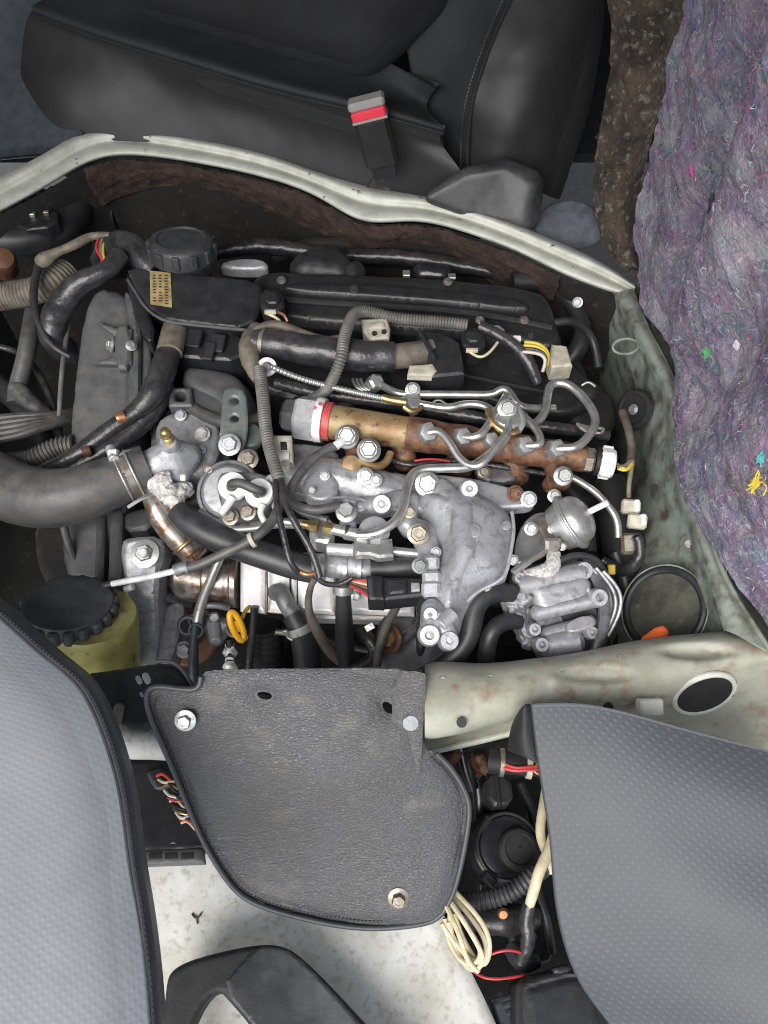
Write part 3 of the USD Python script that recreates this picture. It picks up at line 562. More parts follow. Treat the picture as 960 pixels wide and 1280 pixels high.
C.add('middle_shelf', slab([(322, 440), (480, 452), (560, 462), (570, 500), (480, 500), (340, 492), (300, 470)], -.01, .08, .012, .006, nz=.002), 'black_plastic')
for x, y, r in ((443, 361, 7), (664, 419, 5)): C.add('bolt', hexbolt((x, y, .055), r * .6), 'matt_black')
B = Thing('harness_box', 'black plastic wiring box with a yellowed label at the left end of the engine', 'wiring box')
bz = ((192, 398, .062), (311, 410, .062), (213, 339, .075))
B.add('lid', slab([(157, 332), (213, 339), (270, 344), (322, 350), (330, 372), (313, 411), (250, 405), (191, 398), (163, 350)], bz, .012, .004, .004, 1, nz=.001), 'black_plastic')
B.add('lid_edge', T([(160, 350, .066), (191, 400, .064), (250, 407, .064), (312, 413, .064)], 2, 'c', sides=8), 'grey_plastic')
B.add('box', slab([(195, 404), (312, 415), (306, 450), (232, 446), (206, 440)], .028, .07, .004, .004, 1), 'black_plastic')
B.add('box_rear', slab([(170, 345), (325, 352), (318, 410), (195, 404)], .05, .09, .004, .006, 1), 'black_plastic')
B.add('side_flange', slab([(156, 333), (164, 350), (192, 400), (190, 428), (178, 418), (163, 380)], .058, .05, .004, .004, 1), 'black_plastic')
for x, y, wd in ((243, 424, 20), (272, 430, 20), (262, 440, 14)): B.add('clip', rbox((x, y, .033), (wd * .0012, .03, .012), frame((0, -.3, 1), X0), .15), 'black_plastic')
lb = B.add('label', slab([(187, 338), (213, 341), (215, 384), (188, 380)], ((192, 398, .0628), (311, 410, .0628), (213, 339, .0758)), .0008, .0003, .01, 0), 'label_yellow')
lr = np.random.default_rng(3)
lpl = plane_of(((192, 398, .0632), (311, 410, .0632), (213, 339, .0762)))
for c in range(3):        # three worn columns of tiny print
    ms = []
    for i in range(11):
        x, y = 192.5 + c * 7.5 + i * .06, 343.5 + i * 3.5; hw = lr.uniform(1.2, 2.6)
        if lr.random() < .8: ms.append(slab([(x - hw, y), (x + hw, y + .2), (x + hw, y + 1.8), (x - hw, y + 1.6)], ((192, 398, .0633), (311, 410, .0633), (213, 339, .0763)), .0004, .0001, .01, 0))
    B.add('print_column', cat(ms), 'ink', parent=lb)
K = Thing('oil_filler_cap', 'round ribbed black oil filler cap behind the wiring box', 'cap')
kc = w((226, 300, .1)); kr = 41 * mpp(kc); kax = nrm([.05, .22, 1])
K.add('cap', lathe([(kr * .95, -.03), (kr, -.028), (kr, -.006), (kr * .93, 0), (kr * .8, .003), (kr * .74, .0035), (kr * .7, .001), (.002, .0015)], kc, kax, 40), 'cap_plastic')
F = frame(kax)
for i in range(12):
    a = i * math.pi / 6; p = kc + F @ np.array([math.cos(a) * kr, math.sin(a) * kr, -.014]); K.add('grip', rbox(p, (.008, .012, .022), F @ np.array([[math.cos(a), -math.sin(a), 0], [math.sin(a), math.cos(a), 0], [0, 0, 1]]), .25), 'cap_plastic')
K.add('neck', lathe([(kr * .8, -.09), (kr * .8, -.03)], kc, kax), 'cap_plastic')
one('heat_plate', 'bright bare metal heat plate edge behind the wiring box', 'heat plate', slab([(270, 330), (292, 322), (325, 322), (336, 328), (332, 335), (290, 335)], .03, .02, .006, .004), 'cast_light')
one('turbo_housing', 'dull grey rounded housing behind the engine cover in shadow', 'turbocharger', cat(blob([((385, 338, .02), .03), ((425, 342, .02), .026), ((410, 330, .0), .034)], [(0, 1, 2)], .006, 8, .002), lathe([(.018, 0), (.02, .012), (.012, .016)], (441, 343, .03), (.6, -.3, .5))), 'cast_dark', smooth=60)
gc = Thing('glossy_cap', 'glossy black rounded cap with bright clips behind the engine cover', 'cap')
gc.add('dome', blob([((530, 342, .02), .02), ((552, 344, .02), .018)], [(0, 1)], .005, 6), 'black_gloss', 70)
gc.add('clip', rbox((508, 343, .035), (.012, .014, .008), np.eye(3)), 'zinc'); gc.add('clip', rbox((565, 346, .035), (.012, .012, .006), np.eye(3)), 'zinc')

# timing cover
tc = Thing('timing_cover', 'tall dusty grey plastic timing cover at the front of the engine', 'timing cover')
tpl = ((106, 356, .055), (160, 362, .055), (95, 560, -.03))
tc.add('cover', slab([(106, 355), (158, 362), (168, 400), (166, 480), (160, 620), (150, 700), (120, 735), (70, 720), (80, 600), (88, 490)], tpl, .1, .014, .006, nz=.0015), 'grey_plastic')
tc.add('rim', slab([(152, 362), (166, 366), (176, 420), (172, 520), (158, 640), (148, 640), (158, 500), (160, 400)], ((106, 356, .062), (160, 362, .062), (95, 560, -.023)), .06, .005, .005), 'grey_plastic')
for (x, y, x2, y2) in ((150, 417, 118, 401), (150, 448, 116, 454)):
    tc.add('fin', slab([(x2, y2), (x, y - 7), (x + 14, y - 7), (x + 14, y + 7), (x, y + 7)], ((106, 356, .068), (160, 362, .068), (95, 560, -.017)), .03, .003, .004, 0), 'grey_plastic')
tc.add('post', slab([(143, 404), (163, 405), (162, 462), (142, 460)], ((106, 356, .07), (160, 362, .07), (95, 560, -.013)), .04, .004, .004, 1), 'grey_plastic')
tc.add('bolt', hexbolt((139, 431, .03), 7, (-.8, -.2, .5)), 'zinc')
tc.add('bolt', hexbolt((164, 432, .045), 5, (.4, -.4, .7)), 'zinc')
tc.add('edge_rib', slab([(120, 640), (131, 640), (128, 733), (117, 733)], -.055, .06, .004, .005, 0), 'grey_plastic')
tc.add('edge_rib', slab([(138, 636), (153, 634), (150, 730), (134, 733)], -.05, .06, .004, .005, 0), 'grey_plastic')
tc.add('bracket', slab([(150, 640), (190, 632), (192, 660), (152, 664)], -.06, .05, .005, .005, 1), 'grey_plastic')
up2 = Thing('belt_cover', 'dark upright belt cover strip between timing cover and taped harness', 'belt cover')
up2.add('strip', slab([(164, 398), (186, 400), (190, 470), (180, 500), (166, 500)], .03, .1, .004, .005, 1), 'grey_plastic'); up2.add('rib', slab([(173, 402), (178, 402), (176, 498), (172, 498)], .034, .02, .001, .005, 0), 'black_plastic')

# left side hoses, pipes and harness
def hose(name, label, cat_, pts, r, mt, part=None, group=None, **k):
    return one(name, label, cat_, T(pts, r, **k), mt, group)
hose('corrugated_hose', 'tan dusty corrugated hose entering at the upper left edge', 'hose', [(-30, 376, .02), (5, 370, .02), (45, 363, .025), (68, 352, .03), (85, 338, .03)], [17, 17, 17, 17, 16], 'tan_hose', corr=(.006, .03), sides=20)
one('rusty_fitting', 'rusty brown fitting at the left edge above the tan hose', 'fitting', lathe([(.02, -.04), (.022, .0), (.018, .012), (.008, .015)], (4, 326, .03), (.3, -.4, .8)), 'rust_dark')
hs = Thing('harness_loop', 'thin wire loop in tan tape and black tape at the upper left', 'wire harness')
hs.add('tan_sleeve', T([(138, 294, .09), (113, 296, .085), (97, 304, .085), (70, 316, .08), (56, 324, .075), (50, 328, .07)], [4, 5, 6, 6, 9, 8], wrap=(.008, .1)), 'tan_tape')
hs.add('wire', T([(50, 326, .07), (44, 350, .06), (42, 375, .05), (50, 408, .04), (66, 432, .03), (88, 446, .02)], [6, 5, 5, 4, 3.5, 3]), 'conduit_black')
hose('taped_harness', 'glossy black taped harness above the timing cover at the far left', 'wire harness', [(150, 318, .085), (134, 337, .08), (103, 353, .07), (78, 380, .045), (66, 418, .02), (84, 440, -.02)], [12, 12, 14, 17, 17, 16], 'tape', wrap=(.014, .12), nz=.05)
hose('taped_harness', 'short black taped harness bending behind the wiring box lid', 'wire harness', [(128, 330, .07), (150, 305, .07), (172, 318, .07), (196, 340, .06)], [16, 18, 18, 16], 'tape', wrap=(.012, .12), nz=.05)
pl = Thing('wire_plug', 'black plug with red and yellow wires behind the timing cover', 'connector')
pl.add('housing', slab([(113, 288), (158, 290), (162, 316), (134, 330), (116, 318)], .06, .04, .003, .004, 1), 'matt_black')
for i, (c, dx) in enumerate((('red_wire', 0), ('yellow_wire', 4), ('red_wire', -4), ('green_wire', 1))):
    pl.add('wire', T([(127 + dx, 300, .088), (125 + dx, 312, .09), (129 + dx * .4, 324, .088), (132 + dx, 338, .08)], 1.8, sides=7), c)
hose('coolant_pipe', 'dull grey hose running down the left edge of the bay', 'hose', [(60, 330, -.06), (46, 375, -.03), (38, 415, -.01), (30, 455, -.03), (22, 485, -.05), (20, 505, -.06)], 11, 'dusty_rubber', nz=.03)
one('pipe_joint', 'crusty grey joint below the grey hose at the left edge', 'fitting', blob([((22, 488, -.05), .017), ((40, 505, -.055), .014), ((62, 525, -.06), .013)], [(0, 1), (1, 2)], .004, 6, .003), 'dusty_rubber', smooth=60)
rc_ = []
for k in range(5): rc_.append(T([(-25, 552 - k * 6.5, -.03), (20, 545 - k * 6, -.03 + .004 * math.sin(k)), (48, 536 - k * 4, -.032), (75, 528 - k * 2.5, -.045), (100, 522 - k * 2, -.07)], 5.4, sides=10))
rt = Thing('ribbed_hose', 'grey hose with lengthwise ribs above the big radiator hose', 'hose')
for m_ in rc_: rt.add('rib', m_, 'dusty_rubber')
hose('corrugated_conduit', 'pale grey corrugated conduit just above the big radiator hose', 'conduit', [(-25, 580, -.045), (20, 578, -.04), (45, 572, -.035), (70, 560, -.03), (92, 556, -.03)], 12, 'conduit', corr=(.006, .1), sides=16)
th = Thing('taped_harness', 'thick glossy taped harness with bare copper patches crossing to the radiator hose', 'wire harness')
th.add('tape', T([(215, 425, .035), (208, 450, .035), (194, 487, .03), (176, 510, .02), (152, 528, .01), (113, 557, -.005), (72, 582, -.025), (30, 600, -.05)], [15, 16, 16, 13, 12, 12, 11, 10], wrap=(.016, .14), nz=.06), 'tape')
th.add('tape', T([(205, 450, .03), (196, 500, .01), (165, 540, -.005), (128, 566, -.012), (84, 588, -.03)], [14, 15, 13, 11, 9], wrap=(.016, .12), nz=.06, seed=4), 'tape')
th.add('end_sleeve', T([(221, 404, .04), (217, 420, .04), (212, 441, .04)], [15, 16, 16], wrap=(.01, .06)), 'tan_tape')
th.add('bare_patch', lathe([(.0085, 0), (.0095, .006), (.0085, .013)], (146, 524, .022), (1, .5, 0), 14), 'copper'); th.add('bare_patch', lathe([(.007, 0), (.0085, .006), (.007, .012)], (103, 566, .007), (1, .5, 0), 14), 'rust')

# radiator hose with clamp
rh = Thing('radiator_hose', 'big curved black radiator hose with a wire clamp at the left', 'hose')
rh.add('hose', T([(-75, 560, -.05), (-40, 585, -.03), (0, 608, -.01), (45, 622, .005), (90, 620, .015), (132, 606, .02), (165, 592, .02), (186, 584, .02)], [38, 39, 39, 38, 36, 33, 30, 29], sides=36, nz=.01), 'dusty_rubber')
hd = nrm(w((186, 584, .02)) - w((140, 603, .02)))
def band(p, r, ax, wd, th=.0012, seg=40):
    return lathe([(r, -wd / 2), (r + th, -wd / 2 + .0003), (r + th, wd / 2 - .0003), (r, wd / 2)], p, ax, seg)
for dx in (-.008, .008): rh.add('clamp_wire', ring(w((160, 594, .02)) + hd * dx, .0345, .0018, hd), 'zinc')
rh.add('clamp_band', band(w((160, 594, .02)), .0337, hd, .012), 'old_steel')
rh.add('clamp_screw', cat(cyl((138, 560, .05), (143, 575, .055), .007), rbox((142, 566, .055), (.014, .01, .014), frame(TOCAM))), 'cast_light')
rh.add('clamp_ear', T([(143, 575, .05), (154, 566, .052), (164, 563, .045)], 2.2, sides=8), 'zinc'); rh.add('clamp_ear', T([(160, 634, .03), (176, 624, .035), (190, 618, .03)], 2.4, sides=8), 'zinc')

# thermostat housing
t = Thing('thermostat_housing', 'pale cast aluminium thermostat housing with a brass nipple on the radiator hose', 'housing')
t.add('flange', slab([(190, 530), (210, 514), (240, 513), (268, 520), (276, 540), (272, 570), (255, 590), (225, 600), (200, 590)], .0, .03, .008, .004, nz=.0008, seed=2), 'cast')
t.add('dome', blob([((215, 566, .03), .022), ((236, 570, .015), .018), ((190, 584, .02), .025), ((175, 589, .02), .026), ((222, 590, .01), .02)], [(0, 1, 4), (0, 2), (2, 3), (0, 2, 4)], .004, 8, .0012), 'cast', 60)
t.add('nipple_base', lathe([(.014, -.02), (.0135, .006), (.011, .01)], (212, 556, .05), (0, -.2, 1)), 'cast')
t.add('nipple', lathe([(.008, 0), (.008, .012), (.0062, .014), (.0062, .02), (.0074, .022), (.0062, .028), (.003, .03)], (212, 552, .056), (0, -.1, 1), 18), 'brass')
for x, y, r, mt in ((253, 543, 9, 'oxide'), (226, 519, 7, 'cast_light'), (252, 562, 5, 'cast')): t.add('bolt', hexbolt((x, y, .006), r * .8, (0, -.3, 1)), mt)
t.add('crusted_neck', blob([((196, 606, .02), .014), ((215, 618, .01), .015), ((232, 612, .0), .012), ((222, 632, .0), .011), ((205, 600, .028), .012)], [(0, 1), (1, 2), (1, 3), (0, 4)], .0025, 3, .005, 5, 160), 'oxide', 50)
t.add('white_tag', rbox((229, 597, .03), (.008, .009, .006), frame(TOCAM), .2), 'white_plastic')
t.add('rear_plate', slab([(186, 528), (205, 508), (245, 504), (276, 512), (290, 545), (280, 600), (240, 640), (190, 600)], -.03, .04, .006, .006), 'cast_dull')
one('square_boss_bracket', 'dark bracket with a square boss and a hole right of the taped harness', 'bracket', cat(slab([(208, 483), (235, 482), (285, 490), (300, 520), (280, 522), (240, 515), (208, 510)], .005, .05, .004, .005, 1, holes=[[(220, 488), (233, 488), (233, 500), (220, 500)]]), slab([(210, 484), (239, 484), (241, 507), (211, 507)], .014, .03, .003, .004, 0, holes=[[(218, 488), (232, 488), (232, 501), (218, 501)]])), 'grey_plastic')
one('intake_hood', 'dark grey rounded moulding under the wiring box connectors', 'moulding', slab([(226, 452), (262, 455), (300, 462), (322, 500), (318, 540), (300, 530), (270, 500), (224, 480)], .01, .08, .02, .005, nz=.001), 'grey_plastic', smooth=60)

# lifting bracket
lb = Thing('lifting_bracket', 'grey green steel lifting bracket with two holes and a bolt', 'bracket')
lb.add('plate', slab([(278, 488), (289, 483), (307, 488), (310, 520), (309, 545), (302, 565), (279, 565), (273, 553), (277, 515)], ((290, 490, .05), (310, 490, .05), (290, 560, .03)), .006, .002, .003, 1, holes=[[(287, 499), (293, 495), (299, 499), (298, 505), (288, 505)], [(287, 521), (293, 517), (299, 521), (298, 527), (288, 527)]]), 'green_grey')
lb.add('foot', slab([(306, 530), (322, 528), (330, 545), (320, 558), (304, 556)], .02, .01, .003, .004), 'green_grey')
lb.add('bolt', hexbolt((287, 556, .038), 10, (0, -.45, .9), flange=1.4), 'cast')
one('flange_bolt', 'brassy flange bolt below the lifting bracket', 'bolt', hexbolt((310, 574, .03), 9, (0, -.4, .9), flange=1.45), 'old_steel')

# vacuum pump with clip
p = Thing('vacuum_pump', 'round pale grey pump cover carrying a white double ring hose clip', 'pump')
pax = nrm([-.1, -.35, .93]); pc = w((285, 614, .015)); pr = 42 * mpp(pc)
p.add('rim', lathe([(pr, -.05), (pr, -.004), (pr * .95, 0), (pr * .86, .001), (pr * .84, -.006)], pc, pax, 40), 'cast_dull')
p.add('dome', lathe([(pr * .86, -.01), (pr * .84, -.002), (pr * .7, .006), (pr * .3, .008)], pc, pax, 40), 'cast')
p.add('front_plate', slab([(268, 592), (290, 588), (325, 590), (340, 598), (341, 625), (330, 642), (300, 650), (276, 640)], ((270, 600, .03), (340, 600, .03), (300, 650, .012)), .03, .005, .004), 'cast_dull')
def washer(p_, ro, ri, h, ax):
    return lathe([(ri, h * .3), (ri, h), (ri * 1.1, h * 1.05), (ro * .95, h), (ro, h * .7), (ro, 0)], p_, ax, 32)
cl = cat(washer((292, 609, .04), 18 * mpp(pc), 7 * mpp(pc), .008, pax), washer((325, 617, .04), 18 * mpp(pc), 7 * mpp(pc), .008, pax))
p.add('clip', cl, 'white_plastic')
p.add('clip_tail', T([(290, 622, .043), (284, 632, .04), (276, 642, .035)], [6, 5, 5]), 'white_plastic'); p.add('clip_tail', (T([(328, 632, .042), (326, 642, .04), (331, 652, .035)], [5, 4, 4])), 'white_plastic')
p.add('clip_hose', T([(292, 608, .042), (290, 605, .062), (300, 604, .068), (315, 610, .068), (325, 614, .062), (325, 617, .04)], 6, sides=16), 'dusty_rubber')
for x, y in ((288, 646), (310, 640)): p.add('bolt', hexbolt((x, y, .02), 8, pax), 'old_steel')
p.add('lower_arc', T([(250, 640, .0), (275, 656, .0), (305, 660, .0), (335, 652, .005)], 6), 'cast_dull')

# intake manifold
I = Thing('intake_manifold', 'rough cast aluminium intake manifold in the middle of the engine', 'manifold')
I.add('plenum', blob([((365, 600, -.01), .028), ((400, 600, .0), .035), ((440, 605, .0), .034), ((480, 618, .0), .033), ((505, 618, .0), .028), ((440, 640, -.02), .02), ((520, 650, -.02), .03)], [(0, 1), (1, 2), (2, 3), (3, 4), (2, 3, 5), (4, 6)], .005, 12, .0018, 6, 110), 'cast', 60)
I.add('boss_face', slab([(382, 592), (412, 586), (424, 602), (418, 625), (385, 625), (376, 608)], .036, .02, .006, .004), 'cast_light')
I.add('lug', blob([((455, 632, .02), .012), ((477, 630, .03), .013), ((500, 624, .02), .014)], [(0, 1), (1, 2)], .004, 6), 'cast', 60)
I.add('stud_boss', boss((477, 630, .042), 12, (0, -.5, .86), hole=.38), 'cast_light')
for x, y, r, z in ((406, 594, 6, .04), (457, 595, 10, .045), (450, 634, 5, .03), (390, 612, 4, .042)): I.add('bolt', hexbolt((x, y, z), r * .8), 'zinc' if r > 7 else 'cast')
I.add('rusty_plug', lathe([(.016, -.02), (.0165, .004), (.013, .012), (.006, .015)], (440, 582, .025), TOCAM), 'rust_tan')
I.add('parting_line', T([(360, 612, .012), (400, 622, .03), (440, 622, .034), (480, 632, .03), (505, 640, .02)], 1.6, sides=7), 'cast'); I.add('gasket_edge', slab([(340, 560), (372, 552), (420, 560), (425, 575), (370, 580), (345, 580)], .02, .02, .004, .004, nz=.002), 'cast_dull')

# the common rail and its lines
R = Thing('fuel_rail', 'rusty steel fuel rail with a red painted hex end lying across the engine', 'fuel rail')
ZL = .035
ra_, rb_ = w((392, 524, ZL)), w((738, 575, ZL)); rax = nrm(rb_ - ra_); RL = np.linalg.norm(rb_ - ra_); r0 = 24 * mpp(ra_)
prof = [(r0, .01)]
for s in np.linspace(.02, .98, 60):
    rr = r0 * (1 - .28 * s)
    lump = sum(math.exp(-((s - c) / .035)**2) for c in (.42, .55, .66, .77, .88))
    prof.append((rr * (.93 + .09 * lump), RL * s))
R.add('tube', lathe(prof[:24], ra_, rax, 32), 'rust_tan'); R.add('tube', lathe(prof[23:], ra_, rax, 32), 'rust')
R.add('shoulder', lathe([(prof[22][0] * 1.04, prof[21][1]), (prof[22][0] * 1.06, prof[22][1]), (prof[23][0] * 1.05, prof[24][1]), (prof[24][0], prof[25][1])], ra_, rax, 32), 'rust')
hexr = 29 * mpp(ra_)
R.add('hex_end', lathe([(hexr * .9, -.024), (hexr, -.02), (hexr, .006), (hexr * .92, .01)], ra_ - rax * .002, rax, 6, .3), 'cast_light')
R.add('white_band', lathe([(hexr * .96, .01), (hexr * .98, .012), (hexr * .96, .022)], ra_ - rax * .006, rax, 28), 'white_paint')
R.add('paint_mark', lathe([(r0 * 1.02, .016), (r0 * 1.02, .027)], ra_, rax, 28), 'red_paint')
R.add('end_plug', lathe([(hexr * .5, -.045), (hexr * .72, -.04), (hexr * .78, -.022)], ra_ - rax * .002, rax, 6), 'grey_plastic')
R.add('sensor_collar', lathe([(.0185, 0), (.0185, .02), (.016, .023)], w((722, 573, ZL)), rax, 6), 'old_steel')
R.add('seal_ring', lathe([(.019, 0), (.02, .003), (.02, .008)], w((744, 576, ZL)), rax, 28), 'matt_black')
sp_ = w((749, 577, ZL)); sc = R.add('sensor_plug', lathe([(.02, 0), (.0215, .002), (.0215, .016), (.019, .02), (.012, .022)], sp_, rax, 12), 'white_plastic')
for i in range(8):
    a = i * .785; Fr = frame(rax); R.add('rib', rbox(sp_ + rax * .009 + Fr @ np.array([math.cos(a), math.sin(a), 0]) * .0215, (.004, .014, .004), np.stack([Fr[:, 0], rax, np.cross(Fr[:, 0], rax)], 1), .2), 'white_plastic', parent=sc)
R.add('lug', blob([((690, 575, .03), .015), ((700, 600, .02), .017), ((690, 606, .01), .014)], [(0, 1), (1, 2)], .004, 6, .001), 'rust', 60)
R.add('lug', blob([((440, 545, .03), .016), ((448, 575, .02), .015)], [(0, 1)], .004, 6, .001), 'rust', 60)
for x in (500, 570, 640): R.add('foot', blob([((x, 545 + (x - 500) * .14, .02), .016), ((x + 6, 575 + (x - 500) * .14, -.0), .018)], [(0, 1)], .005, 5, .0015), 'rust', 60)
R.add('bolt', hexbolt((704, 595, .05), 9, TOCAM, h=11), 'zinc')
for x, y, z in ((434, 546, .055), (461, 563, .05)):
    c = w((x, y, z)); r = 15 * mpp(c)
    R.add('banjo_bolt', cat(lathe([(r, -.012), (r * 1.02, -.004), (r, .002), (r * .82, .004), (r * .8, .01), (r * .7, .012)], c, TOCAM, 28), lathe([(r * .68, .01), (r * .68, .015), (r * .55, .017)], c, TOCAM, 6)), 'zinc')
R.add('banjo_ring', T([(450, 575, .035), (468, 583, .035), (482, 578, .03), (488, 566, .03)], 5), 'rust_tan')
NUTS = [((534, 541), 14), ((578, 546), 13), ((613, 550), 11), ((656, 557), 13), ((695, 561), 13)]
for (x, y), r in NUTS:
    c = w((x, y, ZL + .022)); r = r * mpp(c); ax = nrm([.25, -.45, .8])
    n_ = R.add('line_nut', lathe([(r * .95, -.02), (r, -.016), (r, .004), (r * .8, .008), (r * .5, .009)], c, ax, 6, .2), 'zinc')
    R.add('collar', lathe([(r * 1.02, -.026), (r * 1.05, -.018), (r * .9, -.016)], c, ax, 24), 'zinc', parent=n_)
    R.add('seat', lathe([(r * 1.1, -.05), (r * 1.05, -.022)], c, ax, 24), 'rust')
def pipe(label, pts, r, mt='steel_pipe'): return one('fuel_pipe', label, 'pipe', T(pts, r, 'c', sides=14), mt, smooth=60)
pipe('steel fuel pipe dipping in a low U from the first rail nut', [(534, 541, .06), (549, 538, .066), (560, 550, .065), (574, 574, .058), (590, 584, .06), (604, 580, .064), (618, 560, .07), (634, 542, .075), (637, 524, .07)], 5)
pipe('steel fuel pipe stepping down from the double clamp to the brass fitting', [(638, 532, .066), (630, 552, .06), (606, 573, .055), (588, 585, .054), (552, 585, .056), (522, 587, .056), (511, 598, .056), (507, 618, .056), (504, 638, .056), (492, 655, .052), (470, 668, .048), (446, 669, .044)], 6)
pipe('short steel fuel pipe from the second rail nut up to the double clamp', [(578, 546, .06), (596, 547, .068), (608, 536, .07), (621, 515, .072), (632, 496, .06)], 5)
pipe('long steel fuel pipe running level above the rail to the double clamp', [(470, 477, .035), (486, 487, .045), (500, 493, .05), (530, 493, .05), (575, 493, .05), (616, 494, .052), (626, 486, .058), (636, 488, .058), (646, 506, .056), (660, 511, .05), (693, 510, .04)], 5)
pipe('lower steel fuel pipe wriggling beside the long level one', [(500, 501, .05), (530, 506, .05), (560, 511, .05), (584, 504, .052), (608, 507, .052), (622, 520, .056)], 5)
pipe('steel fuel pipe in a tall loop from the last rail nut', [(695, 561, .06), (722, 560, .066), (738, 543, .066), (747, 523, .062), (730, 496, .06), (708, 478, .06), (688, 479, .058), (684, 496, .056), (682, 516, .054), (668, 532, .052), (648, 524, .056)], 5.5)
pipe('steel fuel pipe from the fourth rail nut curling back under the clamp', [(656, 557, .06), (677, 557, .066), (674, 540, .066), (655, 520, .064), (636, 512, .06)], 5)
pipe('steel return pipe curving down behind the vacuum capsule', [(705, 592, .03), (722, 600, .03), (745, 615, .028), (764, 636, .024), (772, 652, .018), (773, 672, .008)], 4.5)
k = Thing('pipe_clamp', 'small steel clamp holding two fuel pipes at the end of the braided cable', 'clamp')
k.add('saddle', slab([(505, 479), (524, 477), (527, 508), (510, 513)], .058, .016, .004, .003, 1), 'zinc'); k.add('strap', T([(505, 508, .058), (515, 514, .054), (527, 508, .05)], 4), 'brass'); k.add('bolt', hexbolt((516, 487, .06), 7), 'zinc')
k = Thing('pipe_clamp', 'steel double clamp with a bolt where the fuel pipes cross', 'clamp')
k.add('saddle', slab([(610, 512), (630, 500), (646, 508), (654, 526), (640, 536), (618, 528)], .074, .012, .004, .003, 1), 'zinc'); k.add('bolt', hexbolt((634, 511, .078), 9), 'zinc'); k.add('strap', T([(610, 512, .074), (614, 526, .074), (632, 540, .07), (650, 538, .066)], 4), 'brass'); k.add('strap', T([(646, 506, .074), (654, 526, .072), (648, 540, .066)], 3.4), 'zinc')
k = Thing('braided_cable', 'thin braided metal cable with a pale ring end above the fuel rail', 'cable')
k.add('cable', T([(338, 458, .06), (362, 468, .06), (389, 477, .06), (442, 490, .058), (480, 498, .056)], 3.6, corr=(.006, .12)), 'zinc'); k.add('sleeve', T([(478, 497, .056), (490, 500, .055), (508, 503, .054)], 5), 'brass')
k.add('ring_end', lathe([(.008, 0), (.014, .001), (.014, .004), (.008, .005)], (334, 459, .058), (.1, -.5, .85)), 'white_plastic'); k.add('stud', hexbolt((334, 459, .062), 5, (.1, -.5, .85)), 'cast_dull')
one('pipe_nut', 'zinc hex nut at the start of the long fuel pipe', 'nut', lathe([(.012, -.02), (.013, -.014), (.013, .004), (.009, .008)], (470, 478, .04), (.4, -.4, .8), 6), 'zinc')
one('clip_stack', 'small stack of shiny spring clips left of the zinc pipe nut', 'clip', cat([T([(441 + i * 5, 474, .03), (446 + i * 5, 484, .032), (454 + i * 4, 488, .03)], 2) for i in range(3)]), 'zinc')
one('eyelet_bracket', 'small bare steel bracket with an eyelet inside the tall pipe loop', 'bracket', slab([(718, 526), (730, 530), (745, 532), (757, 533), (755, 541), (742, 541), (728, 538)], .03, .004, .0015, .003, 1, holes=[[(747, 535), (752, 535), (752, 539), (747, 539)]]), 'zinc')
# ---------------------------------------------------------------- harness and connectors on the cover
h = Thing('taped_harness', 'thick horizontal taped harness between the wiring box and the square connector box', 'wire harness')
h.add('tape', T([(318, 428, .06), (345, 430, .062), (388, 438, .062), (442, 444, .06), (492, 446, .056)], [16, 18, 19, 20, 19], wrap=(.014, .1), nz=.05, sides=22), 'tape')
h.add('bare_sleeve', T([(490, 446, .054), (512, 444, .052), (540, 440, .048)], [16, 16, 17], wrap=(.012, .05), sides=20), 'tan_hose')
h.add('tan_joint', T([(322, 410, .055), (312, 430, .06), (314, 452, .058), (324, 474, .05)], [9, 13, 12, 9], wrap=(.01, .1)), 'tan_tape')
h.add('metal_cuff', lathe([(.022, 0), (.023, .006)], (327, 428, .06), (1, -.2, 0)), 'old_steel')
one('corrugated_conduit', 'grey corrugated conduit arching over the thick taped harness', 'conduit', T([(584, 406, .06), (545, 402, .064), (491, 397, .07), (462, 390, .076), (446, 391, .084), (436, 405, .092), (430, 425, .094), (426, 448, .09), (416, 474, .07), (405, 490, .045), (388, 500, .02)], 7, corr=(.0045, .1)), 'conduit', smooth=60)
one('thin_conduit', 'thin tan conduit lying behind the thick taped harness', 'conduit', T([(318, 415, .065), (332, 408, .068), (350, 407, .068), (380, 418, .068), (410, 426, .066), (425, 424, .066)], 6, wrap=(.009, .06)), 'tan_hose')
c = Thing('connector', 'beige two pin connector clipped below the corrugated conduit', 'connector')
c.add('housing', slab([(452, 398), (484, 397), (488, 410), (486, 422), (462, 424), (454, 412)], .072, .025, .003, .003, 0), 'beige_plastic'); c.add('pin_hole', lathe([(.004, 0), (.004, .001)], (468, 417, .073), (0, -.3, 1)), 'matt_black'); c.add('pin_hole', lathe([(.004, 0), (.004, .001)], (480, 415, .073), (0, -.3, 1)), 'matt_black'); c.add('latch', slab([(460, 404), (480, 402), (481, 408), (461, 410)], .075, .01, .001, .003, 0), 'beige_plastic')
c = Thing('connector_box', 'square black connector box with a beige tag at the end of the taped harness', 'connector')
c.add('housing', slab([(521, 413), (552, 414), (575, 427), (581, 466), (540, 470), (512, 466), (536, 452), (534, 436)], .066, .05, .004, .004, 0), 'black_plastic'); c.add('lip', T([(524, 414, .07), (535, 432, .07), (544, 450, .068)], 3, 'c'), 'black_plastic'); c.add('tag', slab([(512, 456), (541, 454), (546, 463), (540, 469), (509, 468)], .068, .012, .002, .003, 0), 'beige_plastic')
